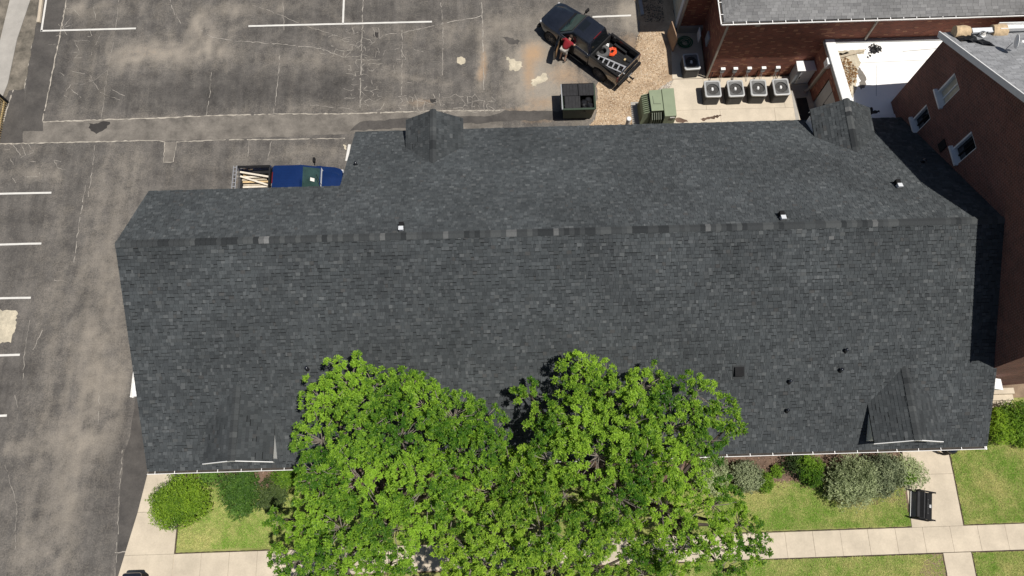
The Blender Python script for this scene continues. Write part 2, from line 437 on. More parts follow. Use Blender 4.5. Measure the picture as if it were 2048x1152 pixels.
# ---- parking lot: one fine grid carrying stains (dust) and darker worn areas (wear)
def make_lot():
    x0, x1, y0, y1, st = -46.0, 11.0, -14.0, 46.0, .2
    xs = np.arange(x0, x1 + .01, st); ys = np.arange(y0, y1 + .01, st)
    X, Y = np.meshgrid(xs, ys); n = len(xs)
    V = np.stack([X.ravel(), Y.ravel(), np.zeros(X.size)], 1)
    ii, jj = np.meshgrid(np.arange(len(xs) - 1), np.arange(len(ys) - 1)); k = (jj * n + ii).ravel()
    F = np.stack([k, k + 1, k + n + 1, k + n], 1)
    cx = V[F[:, 0], 0] + st / 2; cy = V[F[:, 0], 1] + st / 2
    keep = ~((cx > -16.4) & (cy < 4.2)); F = F[keep]
    lot = np_obj('parking_lot', V, F, 'asphalt')
    tag(lot, kind='structure')
    px = V[:, 0]; py = V[:, 1]
    def blob(u, v, su, sv, amp, ang=0.0):
        c = P(u, v); a, b = su / 42.0, sv / 42.0
        dx, dy = px - c[0], py - c[1]; ca, sa = math.cos(ang), math.sin(ang)
        return amp * np.exp(-.5 * (((dx * ca + dy * sa) / a) ** 2 + ((-dx * sa + dy * ca) / b) ** 2))
    dust = np.full(len(V), .10); wear = np.full(len(V), .06)
    for a in ((300, 108, 75, 24, .55), (262, 120, 30, 18, .35), (370, 95, 60, 22, .30), (392, 52, 12, 22, .75), (415, 90, 10, 40, .40, -.35), (445, 100, 7, 60, .22, -.2),
              (560, 118, 160, 16, .20, -.10), (800, 70, 120, 22, .16), (480, 18, 120, 14, .30), (230, 12, 60, 20, .2), (175, 40, 25, 40, .18), (150, 150, 8, 70, .30), (140, 20, 40, 12, .35), (185, 130, 6, 80, .22), (205, 200, 8, 60, .2),
              (1060, 40, 60, 26, .22), (1000, 60, 40, 26, .28), (968, 110, 9, 42, .55), (960, 150, 7, 22, .4), (915, 62, 40, 20, .2), (1025, 128, 18, 16, .62), (1045, 150, 14, 30, .4), (1085, 92, 26, 12, .5),
              (1060, 190, 50, 18, .55), (1040, 165, 30, 14, .3), (1085, 215, 30, 10, .7), (1080, 130, 30, 30, .65), (1072, 175, 24, 30, .35), (1092, 140, 30, 60, .50), (1060, 110, 30, 34, .42), (1140, 190, 40, 40, .45), (1170, 215, 20, 30, .5), (1280, 20, 30, 24, .8), (1262, 60, 20, 24, .6), (1250, 25, 16, 20, .5),
              (600, 215, 120, 10, .22), (330, 236, 90, 6, .30), (820, 205, 60, 10, .25), (880, 225, 90, 8, .25), (760, 150, 60, 8, .2, -.25), (700, 118, 70, 5, .2, -.25),
              (40, 345, 45, 12, .28), (110, 350, 30, 14, .24), (60, 300, 40, 14, .2), (470, 320, 120, 18, .12), (640, 300, 60, 14, .25), (250, 330, 60, 30, .10),
              (205, 540, 34, 150, .26), (205, 740, 44, 150, .20), (150, 840, 44, 170, .17), (138, 1000, 16, 120, .24), (100, 1080, 30, 90, .15), (60, 888, 60, 10, .20), (20, 900, 40, 10, .20), (100, 470, 16, 90, .14), (110, 600, 18, 40, .18), (60, 1000, 10, 120, .18), (185, 880, 14, 14, .3), (60, 1120, 30, 60, .12), (230, 780, 18, 60, .2)):
        dust += blob(*a)
    for a in ((250, 185, 80, 30, .40), (400, 200, 120, 22, .28), (600, 180, 120, 30, .20), (140, 120, 34, 60, .30), (430, 175, 60, 34, .32), (520, 170, 50, 30, .30), (660, 165, 50, 40, .35), (720, 200, 40, 20, .3), (620, 35, 60, 26, .3), (730, 25, 40, 20, .35), (850, 30, 50, 16, .3), (900, 100, 40, 18, .25), (940, 85, 16, 16, .4), (1000, 95, 14, 26, .3),
              (520, 8, 30, 12, .3), (170, 75, 50, 40, .3), (110, 170, 24, 50, .35), (20, 440, 46, 12, .40), (60, 520, 50, 40, .28), (30, 740, 40, 50, .2), (30, 1000, 30, 60, .2), (215, 930, 16, 30, .3), (180, 1020, 40, 24, .25), (110, 300, 50, 16, .3), (15, 330, 22, 30, .35), (500, 345, 90, 12, .25), (230, 260, 40, 10, .15), (85, 420, 26, 18, .2), (170, 600, 18, 10, .2), (240, 640, 20, 14, .25), (1040, 240, 60, 8, .2)):
        wear += blob(*a)
    for line, sg, amp in (([(388, 40), (405, 80), (426, 128)], .17, .45), ([(405, 30), (440, 95), (455, 145)], .15, .30), ([(600, 40), (700, 95), (800, 150), (900, 168)], .15, .26), ([(690, 108), (760, 140), (830, 160)], .14, .26), ([(640, 15), (740, 68)], .12, .22), ([(160, 10), (150, 120), (128, 235)], .22, .22), ([(175, 10), (170, 120), (150, 235)], .18, .20), ([(290, 150), (285, 235)], .2, .16), ([(205, 420), (180, 620), (150, 860), (135, 1150)], .35, .20), ([(140, 420), (110, 640), (80, 880), (60, 1150)], .30, .18), ([(560, 20), (460, 60), (330, 70)], .2, .2)):
        for (ua, va), (ub, vb) in zip(line, line[1:]):
            a, b = np.array(P(ua, va)), np.array(P(ub, vb)); d = b - a; L2 = d @ d
            t = np.clip(((px - a[0]) * d[0] + (py - a[1]) * d[1]) / L2, 0, 1); r2 = (px - a[0] - t * d[0]) ** 2 + (py - a[1] - t * d[1]) ** 2
            dust = np.maximum(dust, dust * .6 + amp * np.exp(-.5 * r2 / sg ** 2))
    co = [noise.noise((x * .55, y * .55, 3.1)) for x, y in zip(px, py)]; co = np.array(co)
    c2 = np.array([.6 * noise.noise((x * 2.4, y * .45, 8.3)) + .8 * noise.noise((x * 2.6, y * 2.6, 2.3)) for x, y in zip(px, py)])
    dust = np.clip(dust * (1 + .8 * c2 + .3 * co) + .03 * co + .09 * c2, 0, 1); wear = np.clip(wear * (1 + .6 * c2) + .16 * np.clip(-co, 0, 1) + .42 * np.clip(np.array([noise.noise((x * 1.5, y * .22, 5.5)) for x, y in zip(px, py)]), 0, 1), 0, .85)
    rust = np.zeros(len(V))
    for a in ((1068, 105, 20, 20, .75), (1058, 150, 10, 32, .65), (968, 125, 6, 28, .55), (960, 150, 6, 14, .5), (1090, 205, 30, 12, .45), (1130, 150, 30, 24, .5), (1175, 200, 14, 30, .6), (1260, 90, 20, 24, .5), (1035, 222, 40, 7, .35), (1080, 240, 40, 6, .4), (300, 105, 60, 16, .15), (840, 205, 30, 10, .3)): rust += blob(*a)
    rust = np.clip(rust, 0, .9)
    for nm, arr in (('dust', dust), ('wear', wear), ('rust', rust)):
        at = lot.data.attributes.new(nm, 'FLOAT', 'POINT'); at.data.foreach_set('value', arr.astype(np.float32))
    return lot
LOT = make_lot()

def px_poly(pts, z=0.0): return [P(u, v, z) for u, v in pts]
# trench patch of newer asphalt: along the left kerb, then across towards the building, with a short stub
flat('asphalt_patch', px_poly([(84, -30), (139, -30), (104, 150), (86, 243), (86, 262), (44, 262), (58, 120)]), .0045, 'asphalt_dark', LOT, jag=.03)
flat('asphalt_patch', px_poly([(50, 250), (86, 243), (300, 236), (560, 229), (800, 224), (1010, 218), (1005, 262), (690, 268), (440, 279), (0, 288), (0, 262)]), .004, 'asphalt_patch', LOT, jag=.03)
flat('asphalt_patch', px_poly([(330, 284), (353, 284), (346, 324), (327, 325)]), .005, 'asphalt_patch', LOT, jag=.02)
flat('asphalt_patch', px_poly([(0, 196), (18, 178), (48, 178), (46, 285), (0, 289)]), .008, 'asphalt_dark', LOT, jag=.06)
flat('asphalt_patch', px_poly([(274, 770), (266, 830), (258, 880), (248, 905), (243, 960), (236, 1050), (228, 1200), (240, 1200), (310, 950), (300, 800)]), .004, 'asphalt_dark', LOT, jag=.03)
flat('asphalt_patch', px_poly([(700, 262), (1010, 243), (1130, 238), (1125, 222), (1010, 220), (980, 232), (820, 236), (720, 244)]), .008, 'asphalt_dark', LOT, jag=.06)
flat('oil_stain', px_poly([(178, 247), (220, 244), (214, 256), (205, 262), (193, 268), (182, 262)]), .010, 'asphalt_black', LOT, jag=.08, step=.12)
flat('oil_stain', px_poly([(748, 63), (757, 65), (756, 76), (748, 74)]), .006, 'asphalt_black', LOT, jag=.05, step=.1)
flat('oil_stain', px_poly([(1005, 75), (1020, 76), (1040, 82), (1036, 90), (1018, 88)]), .006, 'asphalt_dark', LOT, jag=.08, step=.12)
flat('oil_stain', px_poly([(860, 198), (872, 198), (871, 206), (862, 205)]), .006, 'asphalt_black', LOT, jag=.05, step=.1)
flat('cement_spot', px_poly([(914, 115), (922, 113), (930, 117), (930, 126), (922, 130), (914, 126)]), .006, 'rough_light', LOT, jag=.03, step=.08)
flat('cement_spot', px_poly([(1010, 113), (1024, 118), (1040, 122), (1046, 134), (1034, 142), (1018, 140), (1020, 128)]), .006, 'rough_light', LOT, jag=.07, step=.1)
flat('cement_spot', px_poly([(1062, 160), (1090, 146), (1096, 158), (1078, 168), (1064, 174)]), .007, 'rough_light', LOT, jag=.07, step=.1)
flat('cement_spot', px_poly([(-20, 618), (22, 621), (35, 624), (30, 660), (22, 686), (-20, 684)]), .007, 'rough_light', LOT, jag=.06, step=.1)
flat('cement_spot', px_poly([(686, 289), (692, 291), (693, 300), (688, 297)]), .006, 'rough_light', LOT, jag=.03, step=.06)

# painted lines
def pline(a, b, w=.10):
    a = Vector((*P(*a), 0)); b = Vector((*P(*b), 0)); d = (b - a).normalized(); s = Vector((-d.y, d.x, 0)) * w / 2
    n = max(2, int((b - a).length / .25)); mb = MB(); pts = []
    for i in range(n + 1):
        p = a + (b - a) * i / n; j = random.uniform(-.008, .008)
        pts.append((p + s * (1 + j * 8), p - s * (1 - j * 8)))
    for i in range(n):
        mb.quad(*[Vector((q.x, q.y, .014)) for q in (pts[i][0], pts[i][1], pts[i + 1][1], pts[i + 1][0])])
    return mb.build('parking_line', 'paint_white', LOT)
for a, b in (((-60, 389), (103, 385.5)), ((-60, 491), (83, 487)), ((-60, 598), (62, 595.5)), ((-60, 713), (40, 709.5)), ((-60, 834), (14, 831)),
             ((97, -30), (83, 63)), ((82, 62), (272, 57)), ((497, 52.5), (864, 43.5)), ((686, 47), (689, -30)), ((1185, 34), (1262, 31))):
    pline(a, b, .105)
pline((699, 289), (693.5, 322), .14)

# cracks: light dust-filled joints
def crack(mb, pts, w=.03, jag=.04, step=.22, z=.012, drop=.14):
    pts = [Vector((*P(u, v), z)) for u, v in pts]; out = [pts[0]]
    for a, b in zip(pts, pts[1:]):
        k = max(1, int((b - a).length / step)); d = (b - a).normalized(); s = Vector((-d.y, d.x, 0))
        for i in range(1, k + 1): out.append(a + (b - a) * i / k + s * (random.uniform(-jag, jag) if i < k else 0))
    prev = None
    for i, p in enumerate(out):
        d = (out[min(i + 1, len(out) - 1)] - out[max(i - 1, 0)]).normalized(); s = Vector((-d.y, d.x, 0)) * w * random.uniform(.12, .62)
        cur = (p + s, p - s)
        if prev and random.random() > drop: mb.quad(prev[0], prev[1], cur[1], cur[0])
        prev = cur
seam = MB()
for pts, w in (([(86, 244), (200, 240), (300, 237), (410, 232), (560, 228), (680, 228), (800, 224), (860, 222), (1000, 221)], .10), ([(0, 288), (180, 284), (310, 281), (330, 284)], .09), ([(353, 284), (440, 280), (560, 279), (690, 277)], .07),
               ([(85, 243), (104, 150), (120, 70), (135, -10)], .09), ([(48, 178), (58, 120), (70, 55), (84, -10)], .07), ([(327, 325), (330, 284)], .05), ([(347, 324), (353, 284)], .04), ([(327, 325), (347, 324)], .04), ([(0, 262), (20, 200), (36, 150)], .12)):
    crack(seam, pts, w * .8, .022, .15, drop=.03)
seam.build('seam', 'sealant', LOT)['kind'] = 'stuff'
crk = MB()
for pts, w in (([(412, 232), (420, 190), (423, 145)], .03), ([(548, 228), (556, 160), (560, 110)], .05), ([(568, 60), (566, 5)], .03), ([(720, 215), (722, 130), (724, 70), (727, -10)], .06), ([(803, 190), (805, 120), (804, 60)], .04), ([(885, 150), (886, 60), (880, -10)], .04), ([(968, 180), (966, 90), (963, -10)], .07),
               ([(203, 240), (212, 160), (228, 80), (240, -10)], .025), ([(175, 400), (186, 330), (190, 290)], .04), ([(148, 525), (160, 440), (172, 370)], .05), ([(536, 320), (543, 283)], .04), ([(496, 320), (498, 283)], .04), ([(765, 70), (800, 66), (850, 56), (900, 44), (950, 36), (965, 30)], .055),
               ([(400, 60), (425, 75), (470, 82), (560, 88), (640, 97), (690, 115)], .05), ([(500, 8), (560, 30), (620, 55), (700, 80)], .03), ([(340, 0), (350, 30), (362, 48)], .04), ([(230, 1105), (262, 1102), (282, 1102)], .05), ([(30, 790), (36, 815)], .03), ([(200, 760), (196, 850)], .03),
               ([(245, 900), (238, 1000), (234, 1100), (230, 1152)], .04), ([(108, 560), (135, 563)], .03), ([(60, 640), (50, 700), (46, 760)], .03), ([(85, 660), (66, 700)], .04), ([(620, 210), (700, 218)], .03), ([(180, 150), (200, 185), (240, 200)], .02), ([(160, 170), (190, 160), (215, 140)], .02), ([(225, 180), (250, 192)], .03), ([(10, 930), (34, 1010), (30, 1100)], .025)):
    crack(crk, pts, w * .85, .035, .16)
# alligator cracking where the surface has broken up
def alligator(u0, u1, v0, v1, s, keep):
    nu, nv = int((u1 - u0) / s), int((v1 - v0) / s); pt = {}
    for i in range(nu + 1):
        for j in range(nv + 1): pt[i, j] = (u0 + i * s + random.uniform(-.42, .42) * s + (s / 2 if j % 2 else 0), v0 + j * s + random.uniform(-.42, .42) * s)
    for (i, j), p in pt.items():
        for q in ((i + 1, j), (i, j + 1)):
            if q in pt and random.random() < keep: crack(crk, [p, pt[q]], .026, .03, .12)
alligator(684, 770, 58, 140, 9, .42); alligator(690, 760, 140, 225, 10, .35); alligator(800, 990, 192, 226, 11, .6); alligator(640, 720, 60, 120, 13, .25); alligator(100, 200, 20, 200, 16, .14); alligator(0, 130, 290, 370, 15, .16); alligator(770, 860, 100, 190, 16, .10)
crk.build('crack', 'crack_fill', LOT)['kind'] = 'stuff'

# ---- left verge: concrete walk, broken edge, wheel stop, fence
flat('verge', px_poly([(-200, -60), (84, -60), (70, 60), (48, 178), (18, 182), (-20, 270), (-200, 270)]), .016, 'verge', kind='structure', jag=.05)
mb = MB(); mb.prism(px_poly([(34, -60), (76, -60), (62, 0), (35, 80), (17, 167), (4, 200), (-60, 320), (-110, 320), (0, 87), (21, 0)]), 0, .06)
w_l = mb.build('sidewalk', 'concrete_grey'); w_l['kind'] = 'structure'
ws = MB(); a = Vector((*P(89, -40), 0)); b = Vector((*P(78.5, 47), 0)); d = (b - a).normalized(); s = Vector((-d.y, d.x, 0))
prof = [(-.10, 0), (-.08, .11), (-.04, .13), (.04, .13), (.08, .11), (.10, 0)]
ws.loft([[p + s * q + Vector((0, 0, .016 + z)) for q, z in prof] for p in (a, b)])
o = ws.build('wheel_stop', 'curb_tan'); tag(o, 'long cream concrete wheel stop beside the white corner parking line', 'wheel stop')
fe = thing('picket_fence', 'tan picket fence with black end post at the left frame edge', 'fence', (*P(8, 240), 0))
fb = Vector((*P(2, 275), 0)); fa = Vector((*P(15, 205), 0)); fo = fe.location
mb = MB(); mb.cyl(fa, fa + Vector((0, 0, 1.5)), .09, n=8); mb.build('end_post', 'black_plastic', fe, fo, smooth=40)
for zz in (.25, 1.25):
    MB().bar(fa + Vector((0, 0, zz)), fb + (fb - fa) * .3 + Vector((0, 0, zz)), .04, .08).build('rail', 'picket_tan', fe, fo)
for i in range(20):
    p = fa + (fb - fa) * (.05 + i * .065)
    MB().bar(p + Vector((0, 0, .05)), p + Vector((0, 0, 1.4)), .06, .025).build('picket', 'picket_tan', fe, fo)

# ---- gravel yard and concrete pad behind the building
flat('gravel_yard', px_poly([(1160, 262), (1190, 240), (1196, 165), (1215, 160), (1268, 118), (1282, 62), (1262, -40), (1345, -40), (1352, 62), (1352, 262)]), .016, 'gravel_bed', kind='structure', jag=.10)
def stones(name, poly, n, smin, smax, cols, z=.016, label=None, parent=None):
    xs = [p[0] for p in poly]; ys = [p[1] for p in poly]; pts = []
    while len(pts) < n:
        x, y = random.uniform(min(xs), max(xs)), random.uniform(min(ys), max(ys)); ins = False
        for i in range(len(poly)):
            (xa, ya), (xb, yb) = poly[i], poly[i - 1]
            if (ya > y) != (yb > y) and x < (xb - xa) * (y - ya) / (yb - ya) + xa: ins = not ins
        if ins: pts.append((x, y))
    pts = np.array(pts); N = len(pts)
    base = np.array([(1, 0, 0), (0, 1, 0), (-1, 0, 0), (0, -1, 0), (0, 0, .8), (0, 0, -.3)]); Fb = np.array([(0, 1, 4), (1, 2, 4), (2, 3, 4), (3, 0, 4)])
    s = RNG.uniform(smin, smax, (N, 1, 1)); an = RNG.uniform(0, 6.28, N); ca, sa = np.cos(an), np.sin(an)
    Vb = base[None] * s * RNG.uniform(.6, 1.4, (N, 6, 1))
    V = np.stack([Vb[:, :, 0] * ca[:, None] - Vb[:, :, 1] * sa[:, None] + pts[:, 0:1], Vb[:, :, 0] * sa[:, None] + Vb[:, :, 1] * ca[:, None] + pts[:, 1:2], Vb[:, :, 2] + z], 2)
    F = Fb[None] + (np.arange(N) * 6)[:, None, None]
    t = np.array(cols)[RNG.integers(0, len(cols), N)] * RNG.uniform(.7, 1.25, (N, 1))
    o = np_obj(name, V.reshape(-1, 3), F.reshape(-1, 3), 'stone', parent, np.repeat(t, 4, 0))
    o['kind'] = 'stuff'
    if label: o['label'] = label; o['category'] = name
    return o
stones('gravel', px_poly([(1170, 258), (1192, 236), (1198, 165), (1262, 118), (1278, 62), (1326, 62), (1335, 160), (1325, 185), (1280, 258)]), 7500, .012, .042, [(.48, .36, .24), (.56, .45, .32), (.38, .26, .16), (.64, .55, .43), (.28, .20, .13)], .014, 'loose tan gravel behind the black pickup truck')
stones('broken_rock', px_poly([(1318, 178), (1346, 160), (1356, 176), (1346, 186), (1300, 200)]), 420, .03, .06, [(.55, .50, .44), (.62, .57, .50), (.40, .36, .32)], .02, 'pale broken rock beside the concrete pad')
stones('debris', px_poly([(1275, -20), (1325, -20), (1328, 44), (1290, 44)]), 500, .02, .05, [(.20, .17, .13), (.30, .25, .19), (.14, .12, .09)], .02, 'dark leaf litter in the shaded corner by the brick building')

pad = bpy.data.objects.new('concrete_pad', None); COL.objects.link(pad); pad['kind'] = 'structure'
def slab(poly, z1, m, parent, name='slab', gap=.005, z0=-.04):
    cx = sum(p[0] for p in poly) / len(poly); cy = sum(p[1] for p in poly) / len(poly)
    q = []
    for x, y in poly:
        L = math.hypot(cx - x, cy - y); q.append((x + (cx - x) / L * gap, y + (cy - y) / L * gap))
    return MB().prism(q, z0, z1).build(name, m, parent, bevel=.005)
yA, yB, yC = P(1500, 218)[1], 23.75, 19.0
for poly in ([(9.42, 23.72), (9.0, 22.9), (9.0, yA), (11.0, yA), (11.0, 23.72)], [(11.0, yA), (15.2, yA), (15.2, 23.72), (11.0, 23.72)], [(15.2, yA), (17.4, yA), (17.4, 23.72), (15.2, 23.72)],
             [(9.0, 18.8), (11.7, 18.8), (11.7, yA), (9.0, yA)], [(11.7, 18.8), (14.6, 18.8), (14.6, yA), (11.7, yA)], [(14.6, 18.8), (17.4, 18.8), (17.4, yA), (14.6, yA)],
             [(9.35, 23.74), (11.15, 23.74), (11.15, 26.7), (9.55, 26.7)]):
    slab(poly, .06, 'concrete_pad', pad)
for poly in (px_poly([(1350, 238), (1358, 235), (1374, 240), (1376, 244), (1366, 246), (1352, 243)], .06), px_poly([(1400, 238), (1420, 234), (1440, 229), (1444, 232), (1425, 238), (1405, 242)], .06)):
    flat('mud_stain', poly, .064, 'mulch', pad, jag=.05, step=.08)

# ---- front (south) side: walks, lawn, planting bed
SW_L, SW_R = P(350, 1108), P(2048, 1047)          # north edge of the front walk
def walk_y(x): return SW_L[1] + (SW_R[1] - SW_L[1]) * (x - SW_L[0]) / (SW_R[0] - SW_L[0])
lawn = bpy.data.objects.new('lawn', None); COL.objects.link(lawn); lawn['kind'] = 'structure'
flat('lawn', [(-14.9, walk_y(-14.9)), (17.9, walk_y(17.9)), (17.95, 4.4), (-14.9, 4.4)], .085, 'lawn', kind='structure')
flat('lawn', [(20.25, walk_y(20.25)), (30, walk_y(30)), (30, 6.0), (20.25, 6.0)], .085, 'lawn', kind='structure')
flat('lawn', [(-14.9, -8), (19.05, -8), (19.05, -.8), (-14.9, -1.0)], .085, 'lawn', kind='structure')
flat('lawn', [(20.36, -8), (30, -8), (30, -.8), (20.36, -.8)], .085, 'lawn', kind='structure')
bpy.data.objects.remove(lawn)
flat('soil_patch', px_poly([(1846, 1120), (1870, 1108), (1884, 1108), (1894, 1160), (1850, 1165), (1838, 1140)]), .093, 'soil', kind='structure', jag=.10, step=.15)
flat('planting_bed', [(-14.9, 4.3), (-14.9, 3.5), (-12, 3.0), (-9, 2.7), (-6, 2.6), (0, 2.7), (7, 2.4)] + px_poly([(1480, 992), (1545, 975), (1600, 962), (1640, 985), (1690, 1010), (1740, 1010), (1790, 1005), (1815, 1035), (1820, 985)]) + [(17.93, 2.9), (17.95, 4.3)], .092, 'mulch', kind='structure', jag=.08)
stones('mulch_chips', [(-14.8, 4.2), (-14.8, 3.4), (-9, 2.7), (0, 2.7), (8, 2.4), (12, 2.2), (17.8, 1.9), (17.9, 4.2)], 5200, .02, .05, [(.20, .12, .08), (.30, .19, .13), (.12, .075, .05), (.36, .26, .20)], .09, 'brown mulch chips in the planting bed along the brick wall')

front_walk = bpy.data.objects.new('sidewalk', None); COL.objects.link(front_walk); front_walk['kind'] = 'structure'
x = 23.0 + .3
edges = []
while x > -15.0: edges.append(x); x -= 1.235
for i in range(len(edges) - 1):
    xa, xb = edges[i + 1], edges[i]; tl = random.uniform(-.003, .003)
    slab([(xa, walk_y(xa) - 1.10), (xb, walk_y(xb) - 1.10), (xb, walk_y(xb)), (xa, walk_y(xa))], .10 + tl, 'concrete', front_walk)
for i in range(4):
    xa = 23.3 + i * 1.235; slab([(xa, walk_y(xa) - 1.10), (xa + 1.235, walk_y(xa) - 1.10), (xa + 1.235, walk_y(xa)), (xa, walk_y(xa))], .10, 'concrete', front_walk)
slab([(17.9, walk_y(17.9)), (20.22, walk_y(20.2)), (20.22, 2.62), (18.0, 2.62)], .102, 'concrete', front_walk)
slab([(18.0, 2.62), (20.22, 2.62), (20.2, 3.85), (18.1, 3.85)], .099, 'concrete', front_walk)
for i in range(4):
    ya = -.78 - i * 1.3; slab([(19.08, ya - 1.3), (20.33, ya - 1.3), (20.33, ya), (19.08, ya)], .10 + .002 * (i % 2), 'concrete', front_walk)
# left walk: slabs with a kerb face towards the lot
for poly in ([(-16.52, 3.76), (-14.96, 3.76), (-14.96, 2.0), (-16.78, 2.0)], [(-16.78, 2.0), (-14.96, 2.0), (-14.96, .18), (-17.15, .18)], [(-17.15, .18), (-14.96, .18), (-14.96, -1.6), (-17.5, -1.6)], [(-17.5, -1.6), (-14.96, -1.6), (-14.96, -4), (-18, -4)], [(-16.5, 3.77), (-14.96, 3.77), (-14.96, 4.3), (-16.45, 4.3)]):
    slab(poly, .12, 'concrete', front_walk, z0=-.05)

# bare soil gap where the turf has been edged along the walks
for poly in ([(-14.9, walk_y(-14.9) + .001), (17.9, walk_y(17.9) + .001), (17.9, walk_y(17.9) + .05), (-14.9, walk_y(-14.9) + .05)], [(20.23, walk_y(20.2) + .05), (20.29, walk_y(20.2) + .05), (20.27, 3.9), (20.21, 3.9)], [(20.23, walk_y(20.2)), (25, walk_y(25)), (25, walk_y(25) + .045), (20.23, walk_y(20.2) + .045)],
             [(-14.955, .2), (-14.90, .2), (-14.90, 3.6), (-14.955, 3.6)], [(7, walk_y(7) - 1.15), (19.06, walk_y(19) - 1.16), (19.06, walk_y(19) - 1.11), (7, walk_y(7) - 1.10)], [(19.02, -3), (19.075, -3), (19.075, -.84), (19.02, -.84)], [(20.335, -3), (20.39, -3), (20.39, -.84), (20.335, -.84)], [(20.39, walk_y(20.4) - 1.155), (25, walk_y(25) - 1.155), (25, walk_y(25) - 1.105), (20.39, walk_y(20.4) - 1.105)]):
    flat('turf_edge', poly, .094, 'turf_gap', kind='structure', jag=.014, step=.12)
# grass: blades over the lawns
def grass(polys, n):
    A = []
    for poly, k in polys:
        xs = [p[0] for p in poly]; ys = [p[1] for p in poly]
        m = int(k); A.append(np.stack([RNG.uniform(min(xs), max(xs), m), RNG.uniform(min(ys), max(ys), m)], 1))
    p = np.concatenate(A); N = len(p)
    keep = []
    for x, y in p:
        nn = noise.noise((x * .8, y * .8, 1.7)) + .6 * noise.noise((x * 3.1, y * 3.1, 4.2)); keep.append(nn)
    nn = np.array(keep)
    an = RNG.uniform(0, 6.28, N); h = RNG.uniform(.03, .075, N); w = RNG.uniform(.012, .024, N); lean = RNG.uniform(.4, 1.5, N)
    dx, dy = np.cos(an), np.sin(an); z = np.full(N, .085)
    b0 = np.stack([p[:, 0] - dy * w, p[:, 1] + dx * w, z], 1); b1 = np.stack([p[:, 0] + dy * w, p[:, 1] - dx * w, z], 1)
    tp = np.stack([p[:, 0] + dx * h * lean, p[:, 1] + dy * h * lean, z + h * .8], 1)
    V = np.stack([b0, b1, tp], 1).reshape(-1, 3); F = np.arange(N * 3).reshape(-1, 3)
    t = np.clip(.5 + nn * .8 + RNG.normal(0, .22, N), 0, 1)[:, None]
    tone = (1 - t) * np.array([.20, .36, .045]) + t * np.array([.54, .52, .20])
    tone *= RNG.uniform(.75, 1.2, (N, 1))
    o = np_obj('grass', V, F, 'grass', None, tone); tag(o, 'short green and straw coloured grass on the front lawns', 'grass', kind='stuff')
grass([([(-14.85, .35), (-9, 2.9)], 24000), ([(-9, .35), (9, 2.6)], 12000), ([(9, .42), (17.85, 2.5)], 36000), ([(20.3, .42), (24, 4.3)], 26000), ([(8, -2.2), (19.0, -.84)], 20000), ([(-2, -2.2), (8, -.9)], 6000), ([(20.4, -2.2), (24, -.84)], 9000)], 0)
# ================================================================== MAIN BUILDING
YR, ZR, SS, SN = 11.69, 8.36, .6116, -.6636          # ridge line and the two roof slopes
XL, XS, XR = -15.10, -6.93, 20.12                    # left rake, step in the north eave, right rake
YE, YN1, YN2 = 3.47, 14.92, 19.10                    # south eave, north eave of the left wing, north eave of the main part
def zs(y): return ZR + SS * (y - YR)
def zn(y): return ZR + SN * (y - YR)
B = thing('office_building', 'long single-storey brick office building with a dark charcoal shingle roof', 'building', (2.5, 11, 0))
BO = B.location
mb = MB()
z_sw, z_nw = zs(3.87), zn(YN1 - .4)
wall(mb, (XL + .3, 3.87), (XR - .2, 3.87), 0, zs(3.87) - .12)
wall(mb, (XR - .2, 18.7), (XS + .3, 18.7), 0, zn(18.7) - .12)
wall(mb, (XS + .3, YN1 - .4), (XL + .3, YN1 - .4), 0, zn(YN1 - .4) - .12)
def gable(x, y0, y1, flip):
    N = 14
    for i in range(N):
        ya, yb = y0 + (y1 - y0) * i / N, y0 + (y1 - y0) * (i + 1) / N
        for a, b in (((ya, yb),) if not (ya < YR < yb) else ((ya, YR), (YR, yb))):
            za, zb = (zs(a) if a <= YR else zn(a)) - .12, (zs(b) if b <= YR else zn(b)) - .12
            q = [(x, a, 0), (x, b, 0), (x, b, zb), (x, a, za)]; uv = [(a, 0), (b, 0), (b, zb), (a, za)]
            if flip: q, uv = q[::-1], uv[::-1]
            mb.quad(*q, uv=uv)
gable(XL + .3, 3.87, YN1 - .4, True); gable(XR - .2, 3.87, 18.7, False); gable(XS + .3, YN1 - .4, 18.7, True)
mb.build('wall', 'brick_orange', B, BO)
# roof deck: closed slab
TH = .16
mb = MB()
def roof_slab(mb, poly, zf):
    t = [(x, y, zf(y)) for x, y in poly]; b = [(x, y, zf(y) - TH) for x, y in poly]; n = len(poly)
    mb.add(t + b, [tuple(range(n)), tuple(range(n, 2 * n))[::-1]] + [(i, (i + 1) % n, n + (i + 1) % n, n + i) for i in range(n)])
roof_slab(mb, [(XL, YE), (XR, YE), (XR, YR), (XL, YR)], zs)
roof_slab(mb, [(XL, YR), (XR, YR), (XR, YN2), (XS, YN2), (XS, YN1), (XL, YN1)], zn)
ROOF = mb.build('roof', 'roof_deck', B, BO)

